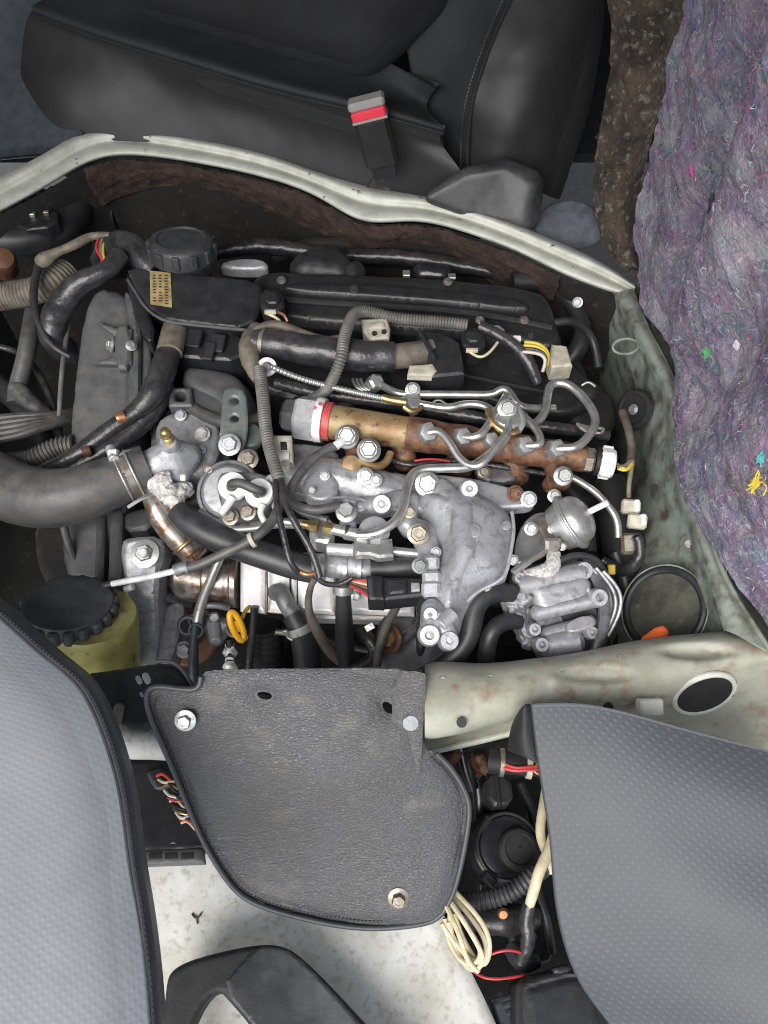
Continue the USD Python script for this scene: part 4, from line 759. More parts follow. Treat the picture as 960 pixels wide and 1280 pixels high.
def sensor(label, x, y, z, wires):
    s = Thing('coil_plug', label, 'connector')
    s.add('housing', slab([(x - 16, y - 16), (x + 14, y - 14), (x + 16, y + 12), (x - 14, y + 12)], z, .035, .004, .003, 1), 'matt_black'); s.add('cap', slab([(x - 10, y - 12), (x + 9, y - 11), (x + 10, y + 2), (x - 9, y + 2)], z + .006, .01, .003, .003, 1), 'black_plastic')
    s.add('clip', rbox((x - 2, y + 14, z), (.018, .006, .006), np.eye(3)), 'beige_plastic')
    for cc_, pts in wires: s.add('wire', T(pts, 1.8, sides=7), cc_)
sensor('black plug with a copper wire beside the wiring box', 340, 376, .075, [('copper', [(345, 390, .07), (355, 394, .075), (359, 402, .07)]), ('cream_wire', [(334, 392, .07), (346, 398, .07), (352, 404, .066)])])
sensor('black plug with curled wires at the end of the corrugated conduit', 592, 424, .062, [('cream_wire', [(585, 438, .06), (600, 446, .06), (612, 440, .06), (622, 428, .06)]), ('zinc', [(600, 404, .065), (612, 412, .06), (620, 408, .06), (630, 414, .056)])])
c = Thing('connector', 'beige connector with yellow wires at the right end of the engine cover', 'connector')
c.add('housing', slab([(690, 429), (709, 432), (716, 456), (690, 458), (686, 446)], .045, .03, .003, .003, 0), 'beige_plastic')
for i, cc_ in enumerate(('yellow_wire', 'yellow_wire', 'blue_grey', 'beige_plastic')): c.add('wire', T([(656 - i, 428 + i * 4, .055), (672, 430 + i * 4, .06), (684 - i, 440 + i * 3, .058), (684 - i * 2, 456 + i * 3, .045)], 2.2, sides=7), cc_)
c.add('clip', rbox((646, 424, .055), (.012, .01, .008), frame((.1, -.4, .9))), 'white_plastic')
one('taped_harness', 'scruffy black taped wires between the coil plug and yellow wires', 'wire harness', T([(600, 408, .06), (625, 420, .058), (645, 434, .052), (662, 455, .04), (672, 480, .02)], [8, 7, 8, 8, 6], wrap=(.01, .2), nz=.12), 'tape')
c = Thing('connector', 'small cream connector standing beside the hanging conduit', 'connector')
c.add('housing', slab([(342, 544), (364, 544), (366, 578), (346, 580)], ((342, 544, .062), (364, 544, .062), (346, 580, .05)), .02, .002, .003, 0), 'beige_plastic'); c.add('slot', slab([(350, 552), (358, 552), (359, 562), (351, 562)], ((342, 544, .0635), (364, 544, .0635), (346, 580, .0515)), .004, .001, .003, 0), 'matt_black'); c.add('latch', slab([(349, 565), (361, 565), (361, 574), (350, 574)], ((342, 544, .066), (364, 544, .066), (346, 580, .054)), .006, .001, .003, 0), 'white_plastic'); c.add('tail', rbox((356, 583, .05), (.014, .012, .01), np.eye(3)), 'beige_plastic')
k = Thing('hanging_conduit', 'corrugated conduit hanging from the tan joint and splitting into two black wires', 'conduit')
k.add('conduit', T([(324, 462, .07), (329, 500, .075), (333, 541, .075), (342, 578, .075), (349, 600, .072)], 7.5, corr=(.0045, .1)), 'conduit')
k.add('wire', T([(345, 588, .07), (346, 630, .075), (356, 676, .06), (364, 704, .045), (374, 716, .03)], 4, wrap=(.01, .1)), 'tape'); k.add('wire', T([(349, 592, .07), (362, 640, .075), (380, 672, .06), (392, 696, .045), (400, 722, .03)], 4.6, wrap=(.01, .1)), 'tape')
k.add('wire', T([(392, 716, .03), (404, 728, .02), (424, 730, .015), (440, 722, .02)], 3.5), 'tape'); k.add('copper_end', T([(374, 714, .032), (384, 718, .032), (394, 716, .03)], 3), 'copper')
one('vacuum_hose', 'thin grey rubber hose curling below the cream connector', 'hose', T([(423, 556, .06), (405, 564, .06), (385, 580, .058), (369, 601, .055), (363, 618, .052), (372, 632, .05), (396, 637, .052), (428, 631, .05)], 6), 'dusty_rubber', smooth=60)
one('hose_end', 'white plastic end on the thin grey rubber hose at the banjo bolts', 'fitting', T([(419, 558, .062), (424, 554, .063), (429, 550, .062)], 5.5), 'white_plastic')

# ---------------------------------------------------------------- crossover casting
G_ = Thing('crossover_casting', 'large smooth silver aluminium casting with bolt lugs in the centre right', 'casting')
def dome(u, v, d): return .018 * (1 - np.exp(-(d / .022)**2)) 
cpl = ((540, 600, .05), (640, 620, .05), (560, 720, .04))
G_.add('body', slab([(520, 612), (545, 608), (590, 606), (615, 618), (640, 636), (646, 660), (640, 700), (632, 724), (600, 740), (582, 758), (576, 786), (562, 788), (545, 775), (532, 745), (536, 715), (548, 695), (550, 675), (540, 655), (525, 635)], cpl, .06, .02, .0035, 2, disp=dome, nz=.0003, seed=8), 'cast', 70)
G_.add('upper_flange', slab([(502, 598), (520, 590), (552, 592), (600, 598), (640, 608), (672, 616), (668, 632), (640, 634), (560, 640), (520, 640), (504, 625)], ((540, 600, .04), (640, 620, .04), (560, 720, .03)), .02, .005, .004), 'cast')
G_.add('flange_seam', T([(640, 640, .062), (642, 665, .06), (637, 698, .055), (628, 722, .05), (600, 738, .046), (584, 752, .043)], 2.2, sides=8), 'cast_light')
G_.add('side_neck', blob([((512, 626, .035), .014), ((508, 655, .03), .013), ((530, 668, .025), .018), ((538, 700, .025), .015)], [(0, 1), (1, 2), (2, 3)], .004, 8), 'cast', 60)
G_.add('rib', blob([((552, 614, .038), .018), ((578, 642, .05), .019), ((582, 690, .048), .018), ((562, 740, .036), .016)], [(0, 1), (1, 2), (2, 3)], .004, 10), 'cast', 70)
for x, y, x2, y2 in ((530, 703, 548, 708), (531, 735, 548, 735), (532, 722, 545, 722)): G_.add('side_pad', rbox((x + 8, y + 3, .035), (.024, .02, .03), frame((-.1, -.3, 1)), .2), 'cast_light')
G_.add('lug', blob([((540, 762, .035), .014), ((537, 793, .03), .013), ((562, 800, .026), .012), ((552, 775, .034), .014), ((556, 770, .04), .011)], [(0, 3), (0, 1), (3, 2)], .0035, 6), 'cast', 60)
G_.add('lug_ring', boss((537, 794, .044), 13, (0, -.4, .9), hole=.42), 'cast_light'); G_.add('lug_ring', boss((562, 801, .038), 12, (.1, -.4, .9), hole=.35), 'cast')
G_.add('cylinder', cyl((550, 782, .045), (566, 766, .045), .009), 'cast_light'); G_.add('boss', boss((538, 768, .048), 9, (-.1, -.5, .8), hole=.3), 'cast')
for x, y, r, mt, z in ((534, 605, 12, 'zinc', .052), (523, 667, 11, 'old_steel', .05), (644, 617, 8, 'rust', .05), (661, 624, 8, 'cast_light', .048), (525, 707, 8, 'green_grey', .05)): G_.add('bolt', hexbolt((x, y, z), r, TOCAM, flange=1.3), mt)
G_.add('stud_boss', boss((587, 611, .065), 11, TOCAM, hole=.35), 'cast_light')
for x, y, r in ((575, 648, 6), (592, 663, 9), (633, 657, 6), (570, 727, 3)): G_.add('casting_mark', lathe([(r * .0011, 0), (r * .0010, .0012), (r * .0006, .0014)], onplane(x, y, plane_of(((540, 600, .069), (640, 620, .069), (560, 720, .059)))), nrm([0, -.1, 1]), 20), 'cast')
# injector feed fittings
f_ = Thing('fuel_fitting', 'brass and zinc pipe fittings with saddle brackets left of the silver casting', 'fitting')
f_.add('brass_union', cat(cyl((378, 655, .035), (392, 657, .036), .006), lathe([(.008, 0), (.0085, .004), (.0085, .012)], (386, 656, .037), X0, 6), lathe([(.008, 0), (.0085, .004), (.0085, .014)], (404, 659, .037), X0, 6)), 'brass')
f_.add('pipe', cyl((405, 659, .036), (448, 668, .038), .0075), 'zinc'); f_.add('dark_band', band(w((434, 664, .0375)), .0077, X0, .005, .0006), 'matt_black')
f_.add('end_fitting', cyl((355, 652, .03), (380, 655, .034), .0055), 'zinc')
f_.add('block', slab([(387, 645), (417, 645), (418, 680), (386, 674)], .026, .03, .004, .004, 1), 'zinc'); f_.add('bolt', hexbolt((433, 640, .05), 10, (0, -.3, .9), h=16), 'zinc')
f_.add('strut', slab([(424, 645), (444, 645), (447, 672), (424, 668)], .036, .012, .003, .003, 1), 'cast')
f_.add('lever_disc', lathe([(.02, 0), (.021, .004), (.018, .006)], (468, 665, .03), (0, -.2, 1)), 'cast_light')
f_.add('saddle', slab([(442, 670), (460, 668), (461, 678), (475, 680), (476, 672), (490, 672), (492, 694), (474, 696), (462, 692), (443, 692)], .042, .014, .004, .003, 0), 'zinc')
f_.add('tube', cyl((409, 686, .03), (443, 688, .032), .008), 'cast_light'); f_.add('long_pipe', cyl((440, 684, .024), (535, 693, .024), .006), 'zinc')
one('steel_tube', 'thin silver tube passing under the hanging wires', 'pipe', T([(288, 662, .0), (320, 660, .01), (345, 656, .02), (372, 657, .03)], 4.4), 'zinc', smooth=60)

# ---------------------------------------------------------------- coolant hoses and pipes
k = Thing('coolant_hose', 'long thick black coolant hose crossing from the thermostat to the fittings', 'hose')
k.add('hose', T([(222, 640, .0), (240, 655, .0), (276, 674, -.005), (319, 690, -.01), (360, 704, -.015), (398, 714, -.018)], [15, 17, 18, 18, 18, 17], sides=24, nz=.015), 'rubber')
k.add('fitting', blob([((400, 708, -.005), .014), ((425, 708, .0), .017), ((448, 710, .0), .015), ((466, 712, .0), .014)], [(0, 1), (1, 2), (2, 3)], .004, 5, .003), 'cast', 60)
for x in (404, 432, 450): k.add('clamp_band', band(w((x, 710, .0)), .0185, nrm([1, -.05, 0]), .006), 'zinc')
k.add('hose', T([(464, 712, .0), (490, 710, .002), (515, 707, .004), (535, 706, .0)], [16, 17, 17, 17], sides=22), 'rubber')
k.add('branch', T([(429, 715, -.005), (429, 745, -.03), (430, 775, -.07), (431, 805, -.12), (433, 830, -.16)], [10, 10, 11, 12, 12], sides=18), 'rubber'); k.add('branch_clamp', band(w((429, 735, -.02)), .0135, nrm(w((429, 745, -.03)) - w((429, 725, -.012))), .012), 'zinc')
k = Thing('exhaust_gas_pipe', 'shiny heat browned steel pipe bending down beside the coolant hose', 'pipe')
k.add('pipe', T([(192, 600, -.005), (194, 625, -.005), (206, 652, -.02), (226, 676, -.04), (248, 698, -.06)], [15, 15, 16, 16, 17], sides=26), 'brown_steel'); k.add('flange', lathe([(.022, 0), (.025, .003), (.025, .008), (.021, .012)], (240, 690, -.05), nrm([.6, -.5, -.5])), 'brown_steel'); k.add('weld_bead', ring((231, 680, -.044), .019, .003, nrm([.6, -.5, -.5])), 'brass')
for x, y in ((213, 676), (240, 702)): k.add('bolt', hexbolt((x, y, -.03), 5), 'rust')
HZ = -.095
k = Thing('gas_cooler', 'bright metal exhaust gas cooler under the coolant hose with a rusty end', 'cooler')
k.add('end_cone', lathe([(.018, -.05), (.032, -.04), (.036, -.01), (.034, .0)], (258, 724, HZ - .02), nrm([1, -.05, 0]), 32), 'brown_steel')
k.add('end_drum', lathe([(.036, 0), (.04, .003), (.04, .03), (.038, .034), (.038, .04), (.041, .043), (.041, .05)], (258, 724, HZ - .02), nrm([1, -.05, 0]), 36), 'brown_steel')
hp = lambda dz: ((300, 704, HZ + .01 + dz), (520, 716, HZ + .01 + dz), (300, 768, HZ - .015 + dz))
for x0, x1 in ((300, 331), (334, 361), (364, 370), (372, 418), (420, 518)):
    k.add('shield_panel', slab([(x0, 690), (x1, 692), (x1, 766 + (x1 - 300) * .02), (x0, 764 + (x0 - 300) * .02)], hp(0 if x0 != 364 else .004), .02, .004, .005, 0, nz=.0008), 'aluminium_shield')
k.add('shield_foot', slab([(385, 748), (520, 752), (518, 775), (384, 772)], HZ - .045, .02, .003, .006, 0), 'aluminium_shield')
k.add('core', slab([(295, 690), (525, 700), (525, 760), (298, 758)], HZ - .02, .08, .01, .01), 'cast_dark')
k = Thing('control_cable', 'control cable in a grey sleeve with a bare rod over the coolant hose', 'cable')
k.add('rod', T([(140, 730, -.0), (165, 725, .005), (200, 718, .01), (224, 712, .012)], 4), 'white_plastic'); k.add('sleeve', T([(222, 713, .012), (246, 707, .018), (280, 692, .03), (315, 674, .042), (337, 655, .046), (348, 636, .045), (352, 615, .03)], 6.5), 'dusty_rubber'); k.add('joint', T([(218, 714, .012), (226, 711, .013), (236, 709, .015)], 8), 'cast_dull'); k.add('end', T([(105, 740, -.01), (125, 734, -.005), (150, 728, .0)], 5), 'rubber')
k.add('tie', band(w((315, 675, .043)), .009, nrm([1, .4, .3]), .006), 'beige_plastic')

# ---------------------------------------------------------------- right end: vacuum capsule and throttle casting
k = Thing('vacuum_capsule', 'silver drum shaped vacuum capsule with a rod at the right of the silver casting', 'actuator')
c0 = w((713, 653, .02)); kax = nrm([.74, .2, .6]); kr = 32 * mpp(c0)
k.add('drum', lathe([(kr * .6, -.026), (kr * .9, -.02), (kr * .98, -.008), (kr * 1.0, -.004), (kr * 1.12, -.003), (kr * 1.14, .001), (kr * 1.12, .005), (kr * 1.0, .006), (kr * .97, .012), (kr * .9, .018), (kr * .72, .024), (kr * .45, .028), (kr * .2, .029)], c0, kax, 48), 'zinc')
k.add('crimp_ring', ring(c0 + kax * .0015, kr * 1.13, .0018, kax), 'zinc')
k.add('nipple', cyl(c0 + kax * .026, c0 + kax * .054 + np.array([.004, 0, 0]), .0042), 'white_plastic')
k.add('rod', cyl((641, 716, .03), (692, 678, .035), .0048), 'steel_pipe'); k.add('rod_clip', rbox((690, 681, .036), (.022, .018, .014), frame((.2, -.5, .8)), .25), 'brown_steel')
k.add('bracket', slab([(646, 668), (662, 642), (690, 638), (702, 660), (690, 690), (655, 706), (642, 700)], .012, .006, .002, .004), 'zinc')
k.add('strap', slab([(664, 654), (678, 640), (692, 648), (698, 665), (706, 680), (696, 690), (682, 676), (676, 662)], .026, .006, .002, .003), 'old_steel')
for x, y, r in ((664, 661, 8), (690, 662, 5), (703, 683, 5), (693, 620, 8)): k.add('bolt', hexbolt((x, y, .03), r * .8), 'zinc')
k = Thing('throttle_housing', 'ribbed cast aluminium throttle housing at the near right end of the engine', 'housing')
tz = -.03
k.add('body', blob([((655, 725, tz), .02), ((735, 712, tz), .02), ((670, 780, tz - .02), .022), ((755, 755, tz - .02), .024), ((690, 815, tz - .05), .022), ((740, 795, tz - .05), .022)], [(0, 1, 2, 3), (2, 3, 4, 5)], .005, 8, .0015), 'cast_dull', 60)
for a, b_, r in (((648, 734, .0), (733, 714, .0), 13), ((664, 768, -.01), (750, 748, -.005), 10), ((668, 752, -.008), (738, 736, -.002), 6), ((675, 795, -.03), (745, 776, -.025), 9)): k.add('rib', cyl(a, b_, r * .00108, bev=.5), 'cast')
k.add('chamber', blob([((675, 742, -.005), .014), ((725, 732, -.005), .014), ((720, 748, -.008), .012), ((680, 760, -.01), .012)], [(0, 1, 2, 3)], .004, 4, .0015), 'cast', 60)
k.add('outlet', cyl((676, 808, -.04), (728, 800, -.035), .02, bev=.35), 'cast')
k.add('lever', slab([(708, 778), (728, 768), (744, 770), (746, 782), (722, 790), (710, 790)], -.005, .012, .003, .003), 'cast_light')
k.add('end_plate', slab([(728, 700), (746, 706), (764, 738), (766, 775), (752, 810), (740, 815), (752, 775), (750, 742)], .0, .05, .004, .004), 'cast_dull')
k.add('motor', lathe([(.055, -.05), (.06, -.045), (.06, .0), (.054, .005), (.04, .008)], (742, 745, -.055), nrm([.85, .1, .35]), 40), 'matt_black')
for i in range(3): k.add('seam', T([(736 + i * 9, 706 + i * 4, .0), (760 + i * 7, 740, -.008), (762 + i * 6, 765, -.02), (748 + i * 6, 795, -.04)], 2.4, sides=8), 'cast')
for x, y, r in ((731, 713, 11), (750, 747, 11), (741, 791, 8), (678, 806, 9), (669, 787, 8), (650, 722, 7)): k.add('bolt', boss((x, y, .01 if y < 760 else -.01), r, (.1, -.4, .9), hole=.45), 'cast' if r < 10 else 'cast_light')
k.add('elbow', T([(655, 720, .0), (676, 716, .01), (690, 708, .015), (692, 692, .015)], [8, 10, 10, 9]), 'oxide')
k.add('grit', blob([((640, 750, -.02), .016), ((652, 775, -.03), .016), ((662, 800, -.04), .014), ((660, 745, -.01), .012)], [(0, 1), (1, 2), (0, 3)], .003, 3, .006, 7, 120), 'cast_dull', 50)
for lab, pts, r in (('thick black hose arching from the throttle housing down to the sill', [(640, 742, .0), (622, 740, .012), (604, 746, .016), (593, 762, .01), (588, 785, .0), (575, 812, -.015), (548, 836, -.03), (520, 850, -.05)], [11, 13, 14, 14, 14, 14, 14, 13]), ('short black hose beside the arching one at the throttle housing', [(650, 778, -.02), (630, 778, -.01), (616, 788, -.008), (610, 805, -.02), (607, 826, -.04), (604, 845, -.06)], [9, 11, 11, 11, 11, 11])):
    one('rubber_hose', lab, 'hose', T(pts, r, sides=22), 'rubber', smooth=60)
k = Thing('sensor_connectors', 'pair of stacked grey white connectors with wires beside the green wall', 'connector')
for i, (x, y) in enumerate(((788, 634), (796, 652))): k.add('housing', rbox((x, y, .0), (.026, .02, .02), frame((-.2, -.4, .9), (1, -.15, 0)), .15), 'beige_plastic'); k.add('tab', rbox((x + 8, y - 2, .008), (.008, .016, .012), frame((-.2, -.4, .9)), .2), 'white_plastic')
k.add('wire', T([(772, 583, .03), (782, 582, .03), (790, 575, .03), (787, 600, .02), (786, 622, .005)], 3), 'tan_tape'); k.add('wire', T([(778, 515, .01), (786, 540, .02), (789, 560, .02), (788, 576, .025)], 5, wrap=(.008, .15)), 'tan_hose')
for i in range(3): k.add('wire', T([(772, 580 + i * 3, .03), (782, 586 + i, .032), (790, 577 + i * 2, .03)], 1.4, sides=6), 'yellow_wire')
k.add('foil_box', rbox((788, 680, -.03), (.028, .03, .02), frame((-.1, -.4, .9)), .2), 'old_steel'); k.add('taped_wire', T([(796, 670, -.005), (800, 690, -.02), (790, 708, -.04), (772, 712, -.06), (752, 700, -.06)], [6, 7, 8, 8, 6], wrap=(.01, .15)), 'tape'); k.add('yellow_clip', rbox((764, 712, -.045), (.01, .014, .008), frame(TOCAM)), 'yellow_wire')
one('dark_duct', 'dark rubber duct in shadow between the vacuum capsule and the green wall', 'duct', T([(760, 600, -.06), (775, 660, -.08), (785, 720, -.12), (790, 790, -.2)], [20, 26, 28, 26]), 'matt_black', smooth=60)

# ---------------------------------------------------------------- lower front: reservoir, bracket, starter and small pipes
k = Thing('fluid_reservoir', 'yellowed plastic fluid reservoir with a big ribbed black cap', 'reservoir')
c0 = w((85, 752, .015)); rax = nrm([.1, .42, .9]); kr = 57 * mpp(c0); Fk = frame(rax)
k.add('tank', lathe([(kr * .7, -.14), (kr * .98, -.12), (kr * 1.02, -.03), (kr * .98, -.022), (kr * .8, -.02)], c0 + np.array([.026, 0, 0]), rax, 44), 'reservoir')
cp = k.add('cap', lathe([(kr * .92, -.024), (kr * .96, -.02), (kr * .97, -.006), (kr * .93, 0), (kr * .8, .0035), (kr * .3, .005)], c0, rax, 48), 'cap_plastic')
for i in range(20):
    a = i * math.pi / 10; k.add('grip', lathe([(.007, -.022), (.0075, -.018), (.0075, -.006), (.005, -.003)], c0 + Fk @ np.array([math.cos(a) * kr * .94, math.sin(a) * kr * .94, 0]), rax, 12), 'cap_plastic', parent=cp)
k.add('level_mark', rbox(c0 + np.array([.03, -kr * 1.0, -.05]), (.01, .003, .012), np.eye(3)), 'reservoir')
k = Thing('mounting_bracket', 'pale aluminium mounting bracket with a large flange nut left of the gas pipe', 'bracket')
k.add('arm', slab([(150, 678), (160, 672), (200, 670), (206, 690), (196, 720), (197, 800), (190, 835), (168, 835), (156, 760), (150, 720)], ((150, 680, -.04), (200, 680, -.04), (180, 830, -.12)), .05, .006, .006, 1), 'cast'); k.add('rib', slab([(152, 756), (194, 764), (194, 768), (152, 760)], ((150, 680, -.036), (200, 680, -.036), (180, 830, -.116)), .01, .002, .004, 0), 'cast')
n_ = k.add('flange_nut', hexbolt((181, 692, -.035), 11, nrm([0, -.35, .93]), flange=1.65), 'zinc'); k.add('stud', lathe([(.007, 0), (.007, .012), (.005, .014)], (181, 692, -.03), nrm([0, -.35, .93]), 16), 'white_paint', parent=n_)
k.add('foot', slab([(196, 765), (222, 748), (232, 760), (212, 830), (196, 830)], -.12, .05, .005, .006), 'cast'); k.add('pin', cyl((156, 737, -.035), (166, 733, -.03), .005), 'white_plastic')
one('brown_housing', 'dark brown flat housing in shadow below the big radiator hose', 'housing', slab([(42, 650), (108, 655), (112, 735), (60, 735), (44, 700)], -.13, .1, .006, .008, 1), 'dark_body')
one('drain_pipe', 'thin grey pipe dropping from the radiator hose behind the reservoir', 'pipe', T([(76, 640, -.03), (84, 675, -.06), (94, 702, -.09), (106, 728, -.12)], 5), 'dusty_rubber', smooth=60)
k = Thing('rusty_flange', 'round rusty flange with a bolt behind the thin blue grey tube', 'flange')
k.add('disc', lathe([(.046, -.02), (.05, -.015), (.05, -.003), (.046, 0), (.03, -.003)], (234, 792, -.2), nrm([.2, -.4, .9]), 36), 'rust_dark'); k.add('hub', lathe([(.02, 0), (.02, .02), (.014, .024)], (236, 795, -.2), nrm([.2, -.4, .9])), 'rust'); k.add('bolt', boss((217, 763, -.18), 8, nrm([.1, -.4, .9]), hole=.4), 'cast')
k = Thing('dipstick_tube', 'slim tube with bright steel top and blue grey lower hose held by a ring clamp', 'tube')
k.add('steel_top', T([(276, 694, -.04), (266, 718, -.06), (257, 740, -.08), (249, 764, -.1), (246, 780, -.11)], [5.5, 5.5, 6, 6.5, 6.5]), 'zinc'); k.add('hose', T([(245, 778, -.11), (242, 805, -.12), (242, 830, -.13), (242, 862, -.15)], 6.5), 'blue_grey')
for y in (776, 788): k.add('clamp_ring', ring((245, y, -.108), .0095, .0022, nrm([0, -.5, .6])), 'blue_grey')
k.add('side_ring', ring((235, 782, -.11), .012, .0035, TOCAM), 'blue_grey')
k = Thing('pull_handle', 'bright yellow oval pull handle of the dipstick', 'handle')
hx = w((296, 783, -.06)); hf = frame(nrm([.55, -.45, .7]), w((308, 800, -.06)) - w((284, 768, -.06)))
th_ = np.linspace(0, 2 * np.pi, 41); k.add('ring', tube(np.array([hx + hf @ np.array([.021 * math.cos(a), .0065 * math.sin(a), 0]) for a in th_]), .0045, 12, cap=False), 'yellow_plastic'); k.add('web', lathe([(.008, -.002), (.008, .002)], hx, hf[:, 2]), 'yellow_plastic'); k.add('stem', T([(303, 772, -.065), (306, 765, -.07), (312, 758, -.08)], 2.5), 'yellow_plastic')
k = Thing('drain_valve', 'small metal valve body with a hex bolt beside the yellow handle', 'valve')
k.add('body', blob([((262, 780, -.13), .012), ((282, 782, -.13), .012), ((270, 798, -.14), .012)], [(0, 1, 2)], .004, 4, .001), 'cast_dull', 60); k.add('bolt', cyl((268, 768, -.12), (270, 802, -.115), .0075), 'cast'); k.add('nut', lathe([(.008, 0), (.008, .006), (.006, .008)], (269, 772, -.112), (0, -.4, .9), 6), 'cast_dull')
k.add('link', T([(282, 785, -.12), (288, 794, -.115), (296, 795, -.11)], 2), 'zinc'); k.add('pipe', T([(258, 757, -.1), (270, 757, -.1), (286, 760, -.11)], 4), 'cast_dull')
for i, y in enumerate((806, 815, 824, 833)): k.add('fitting', lathe([(.007 + .003 * (i % 2), 0), (.008 + .004 * (i % 2), .003), (.007, .006)], (288, y, -.17 - i * .003), nrm([0, -.7, .6]), 6 if i % 2 else 18), 'zinc'); 
k.add('stem', cyl((287, 798, -.16), (289, 838, -.19), .006), 'cast_dark')
one('finned_duct', 'black ribbed rubber duct standing upright beside the elbow hose', 'duct', T([(330, 780, -.17), (332, 800, -.2), (332, 838, -.25), (332, 870, -.28)], [19, 21, 22, 22], corr=(.012, .05), sides=24), 'matt_black', smooth=50)
k = Thing('elbow_hose', 'black hose on a grey metal elbow with a wire clamp below the cooler', 'hose')
k.add('elbow', T([(342, 742, -.1), (350, 740, -.09), (358, 755, -.09), (368, 770, -.1), (374, 782, -.11)], [10, 11, 11, 11, 11]), 'cast_dull'); k.add('hose', T([(366, 768, -.1), (376, 788, -.11), (382, 810, -.13), (385, 840, -.16), (386, 870, -.2)], [14, 16, 17, 17, 17], sides=24), 'rubber')
ed = nrm(w((380, 800, -.12)) - w((372, 780, -.105))); k.add('clamp_band', band(w((375, 786, -.109)), .0195, ed, .012), 'zinc'); k.add('clamp_wire', T([(353, 790, -.085), (360, 788, -.085), (358, 796, -.085), (366, 800, -.085)], 2, 'c'), 'zinc')
one('loom_wire', 'flat grey brown loom wire hanging across the cooler front', 'wire', T([(393, 722, -.01), (386, 745, -.05), (388, 770, -.08), (400, 795, -.11), (416, 818, -.14), (432, 832, -.16)], [4, 4.5, 5.5, 7, 7, 6]), 'tan_hose', smooth=60)
one('loom_wire', 'thin olive loom wire hanging from the black multi pin connector', 'wire', T([(500, 750, -.02), (492, 765, -.05), (482, 785, -.08), (474, 810, -.1), (471, 836, -.13), (470, 860, -.16)], 5.5), 'conduit', smooth=60)
k = Thing('multi_pin_connector', 'long black multi pin connector with coloured wires beside the silver casting', 'connector')
k.add('housing', slab([(474, 721), (531, 722), (532, 744), (476, 750)], .03, .03, .003, .003, 0), 'black_plastic'); k.add('front_block', slab([(458, 718), (478, 719), (480, 749), (460, 748)], .036, .034, .003, .003, 0), 'black_plastic'); k.add('upper_clip', slab([(484, 724), (508, 724), (508, 740), (485, 742)], .036, .01, .002, .003, 0), 'black_plastic'); k.add('grey_tag', slab([(514, 728), (524, 728), (525, 738), (514, 739)], .0335, .004, .001, .003, 0), 'cast_light')
for i, cc_ in enumerate(('red_wire', 'cream_wire', 'copper', 'blue_grey', 'red_wire')): k.add('wire', T([(438, 724 + i * 2, .0), (450, 726 + i * 3, .012), (462, 726 + i * 5, .02)], 2.2, sides=7), cc_)
k.add('blue_seal', slab([(460, 722), (466, 722), (467, 746), (461, 746)], .037, .03, .001, .003, 0), 'blue_grey')
k.add('bracket', slab([(522, 712), (533, 712), (534, 800), (526, 812), (520, 800)], .02, .03, .003, .004, 1), 'black_plastic')
k = Thing('starter_motor', 'dark grey rounded casting with a rusty ring low beneath the connector', 'motor')
k.add('body', blob([((500, 790, -.16), .035), ((530, 800, -.16), .04), ((540, 830, -.18), .035), ((490, 825, -.18), .03)], [(0, 1, 2, 3)], .007, 6, .0015), 'cast_dull', 60); k.add('rib', cyl((495, 805, -.11), (535, 775, -.11), .008), 'cast_dull'); k.add('ring', ring((487, 798, -.105), .018, .004, nrm([-.6, -.4, .7])), 'rust'); k.add('cap', lathe([(.012, 0), (.011, .006)], (487, 798, -.105), nrm([-.6, -.4, .7])), 'rust_tan'); k.add('clip', rbox((462, 784, -.1), (.014, .01, .006), frame((0, -.4, .9), (1, .6, 0))), 'zinc')
k.add('cable', T([(448, 790, -.13), (462, 800, -.12), (468, 820, -.13), (440, 838, -.15)], 9, wrap=(.01, .1)), 'tape')
# ================================================================ near side: vinyl covers, flap, floor and the things in the gaps
one('step_floor', 'scuffed white painted step floor at the bottom of the picture', 'floor', slab([(100, 1060), (270, 1040), (540, 1110), (562, 1160), (598, 1230), (630, 1300), (680, 1420), (100, 1420)], -.17, .05, .006, .012, 1, nz=.003, nsc=12), 'floor_white', smooth=50)
one('dirt_twig', 'tiny dark twig on the white step floor', 'twig', cat(T([(240, 1142, -.168), (246, 1148, -.167), (252, 1141, -.168)], 1.2, sides=6), T([(246, 1148, -.167), (247, 1155, -.168)], 1, sides=6)), 'mud')
fpl = ((250, 845, .056), (530, 848, .056), (430, 1150, -.115))
def wav(u, v, d): return .004 * np.sin(u * 14 + v * 9) + .003 * np.sin(v * 31 - u * 8) - .004 * np.exp(-(d / .012)**2)
FL = Thing('vinyl_flap', 'grainy black vinyl flap with a bound edge hanging over the front of the bay', 'flap')
fo = [(183, 876), (188, 861), (215, 860), (246, 860), (251, 846), (258, 839), (297, 837), (420, 836), (515, 837), (532, 842), (530, 900), (529, 935), (545, 942), (563, 960), (579, 985), (586, 1008), (583, 1045), (572, 1098), (560, 1130), (545, 1148), (520, 1156), (458, 1160), (380, 1148), (311, 1125), (284, 1100), (252, 1047), (222, 976), (198, 920)]
FL.add('sheet', slab(fo, fpl, .004, .0018, .005, 1, disp=wav, nz=.0012, nsc=18, holes=[[(319, 868), (328, 865), (340, 869), (338, 876), (326, 876)], [(477, 880), (483, 878), (492, 884), (494, 893), (486, 894), (479, 889)]]), 'pebble_vinyl', 60)
fpl2 = ((460, 845, .053), (530, 848, .064), (480, 1000, -.0335))
FL.add('overlap_strip', slab([(490, 838), (530, 840), (533, 850), (527, 937), (527, 974), (505, 968), (490, 930)], ((460, 845, .0545), (530, 848, .0625), (480, 990, -.0245)), .003, .0012, .005, 1), 'pebble_vinyl', 50)
pf = plane_of(fpl); bd = fo[12:] + fo[:5]
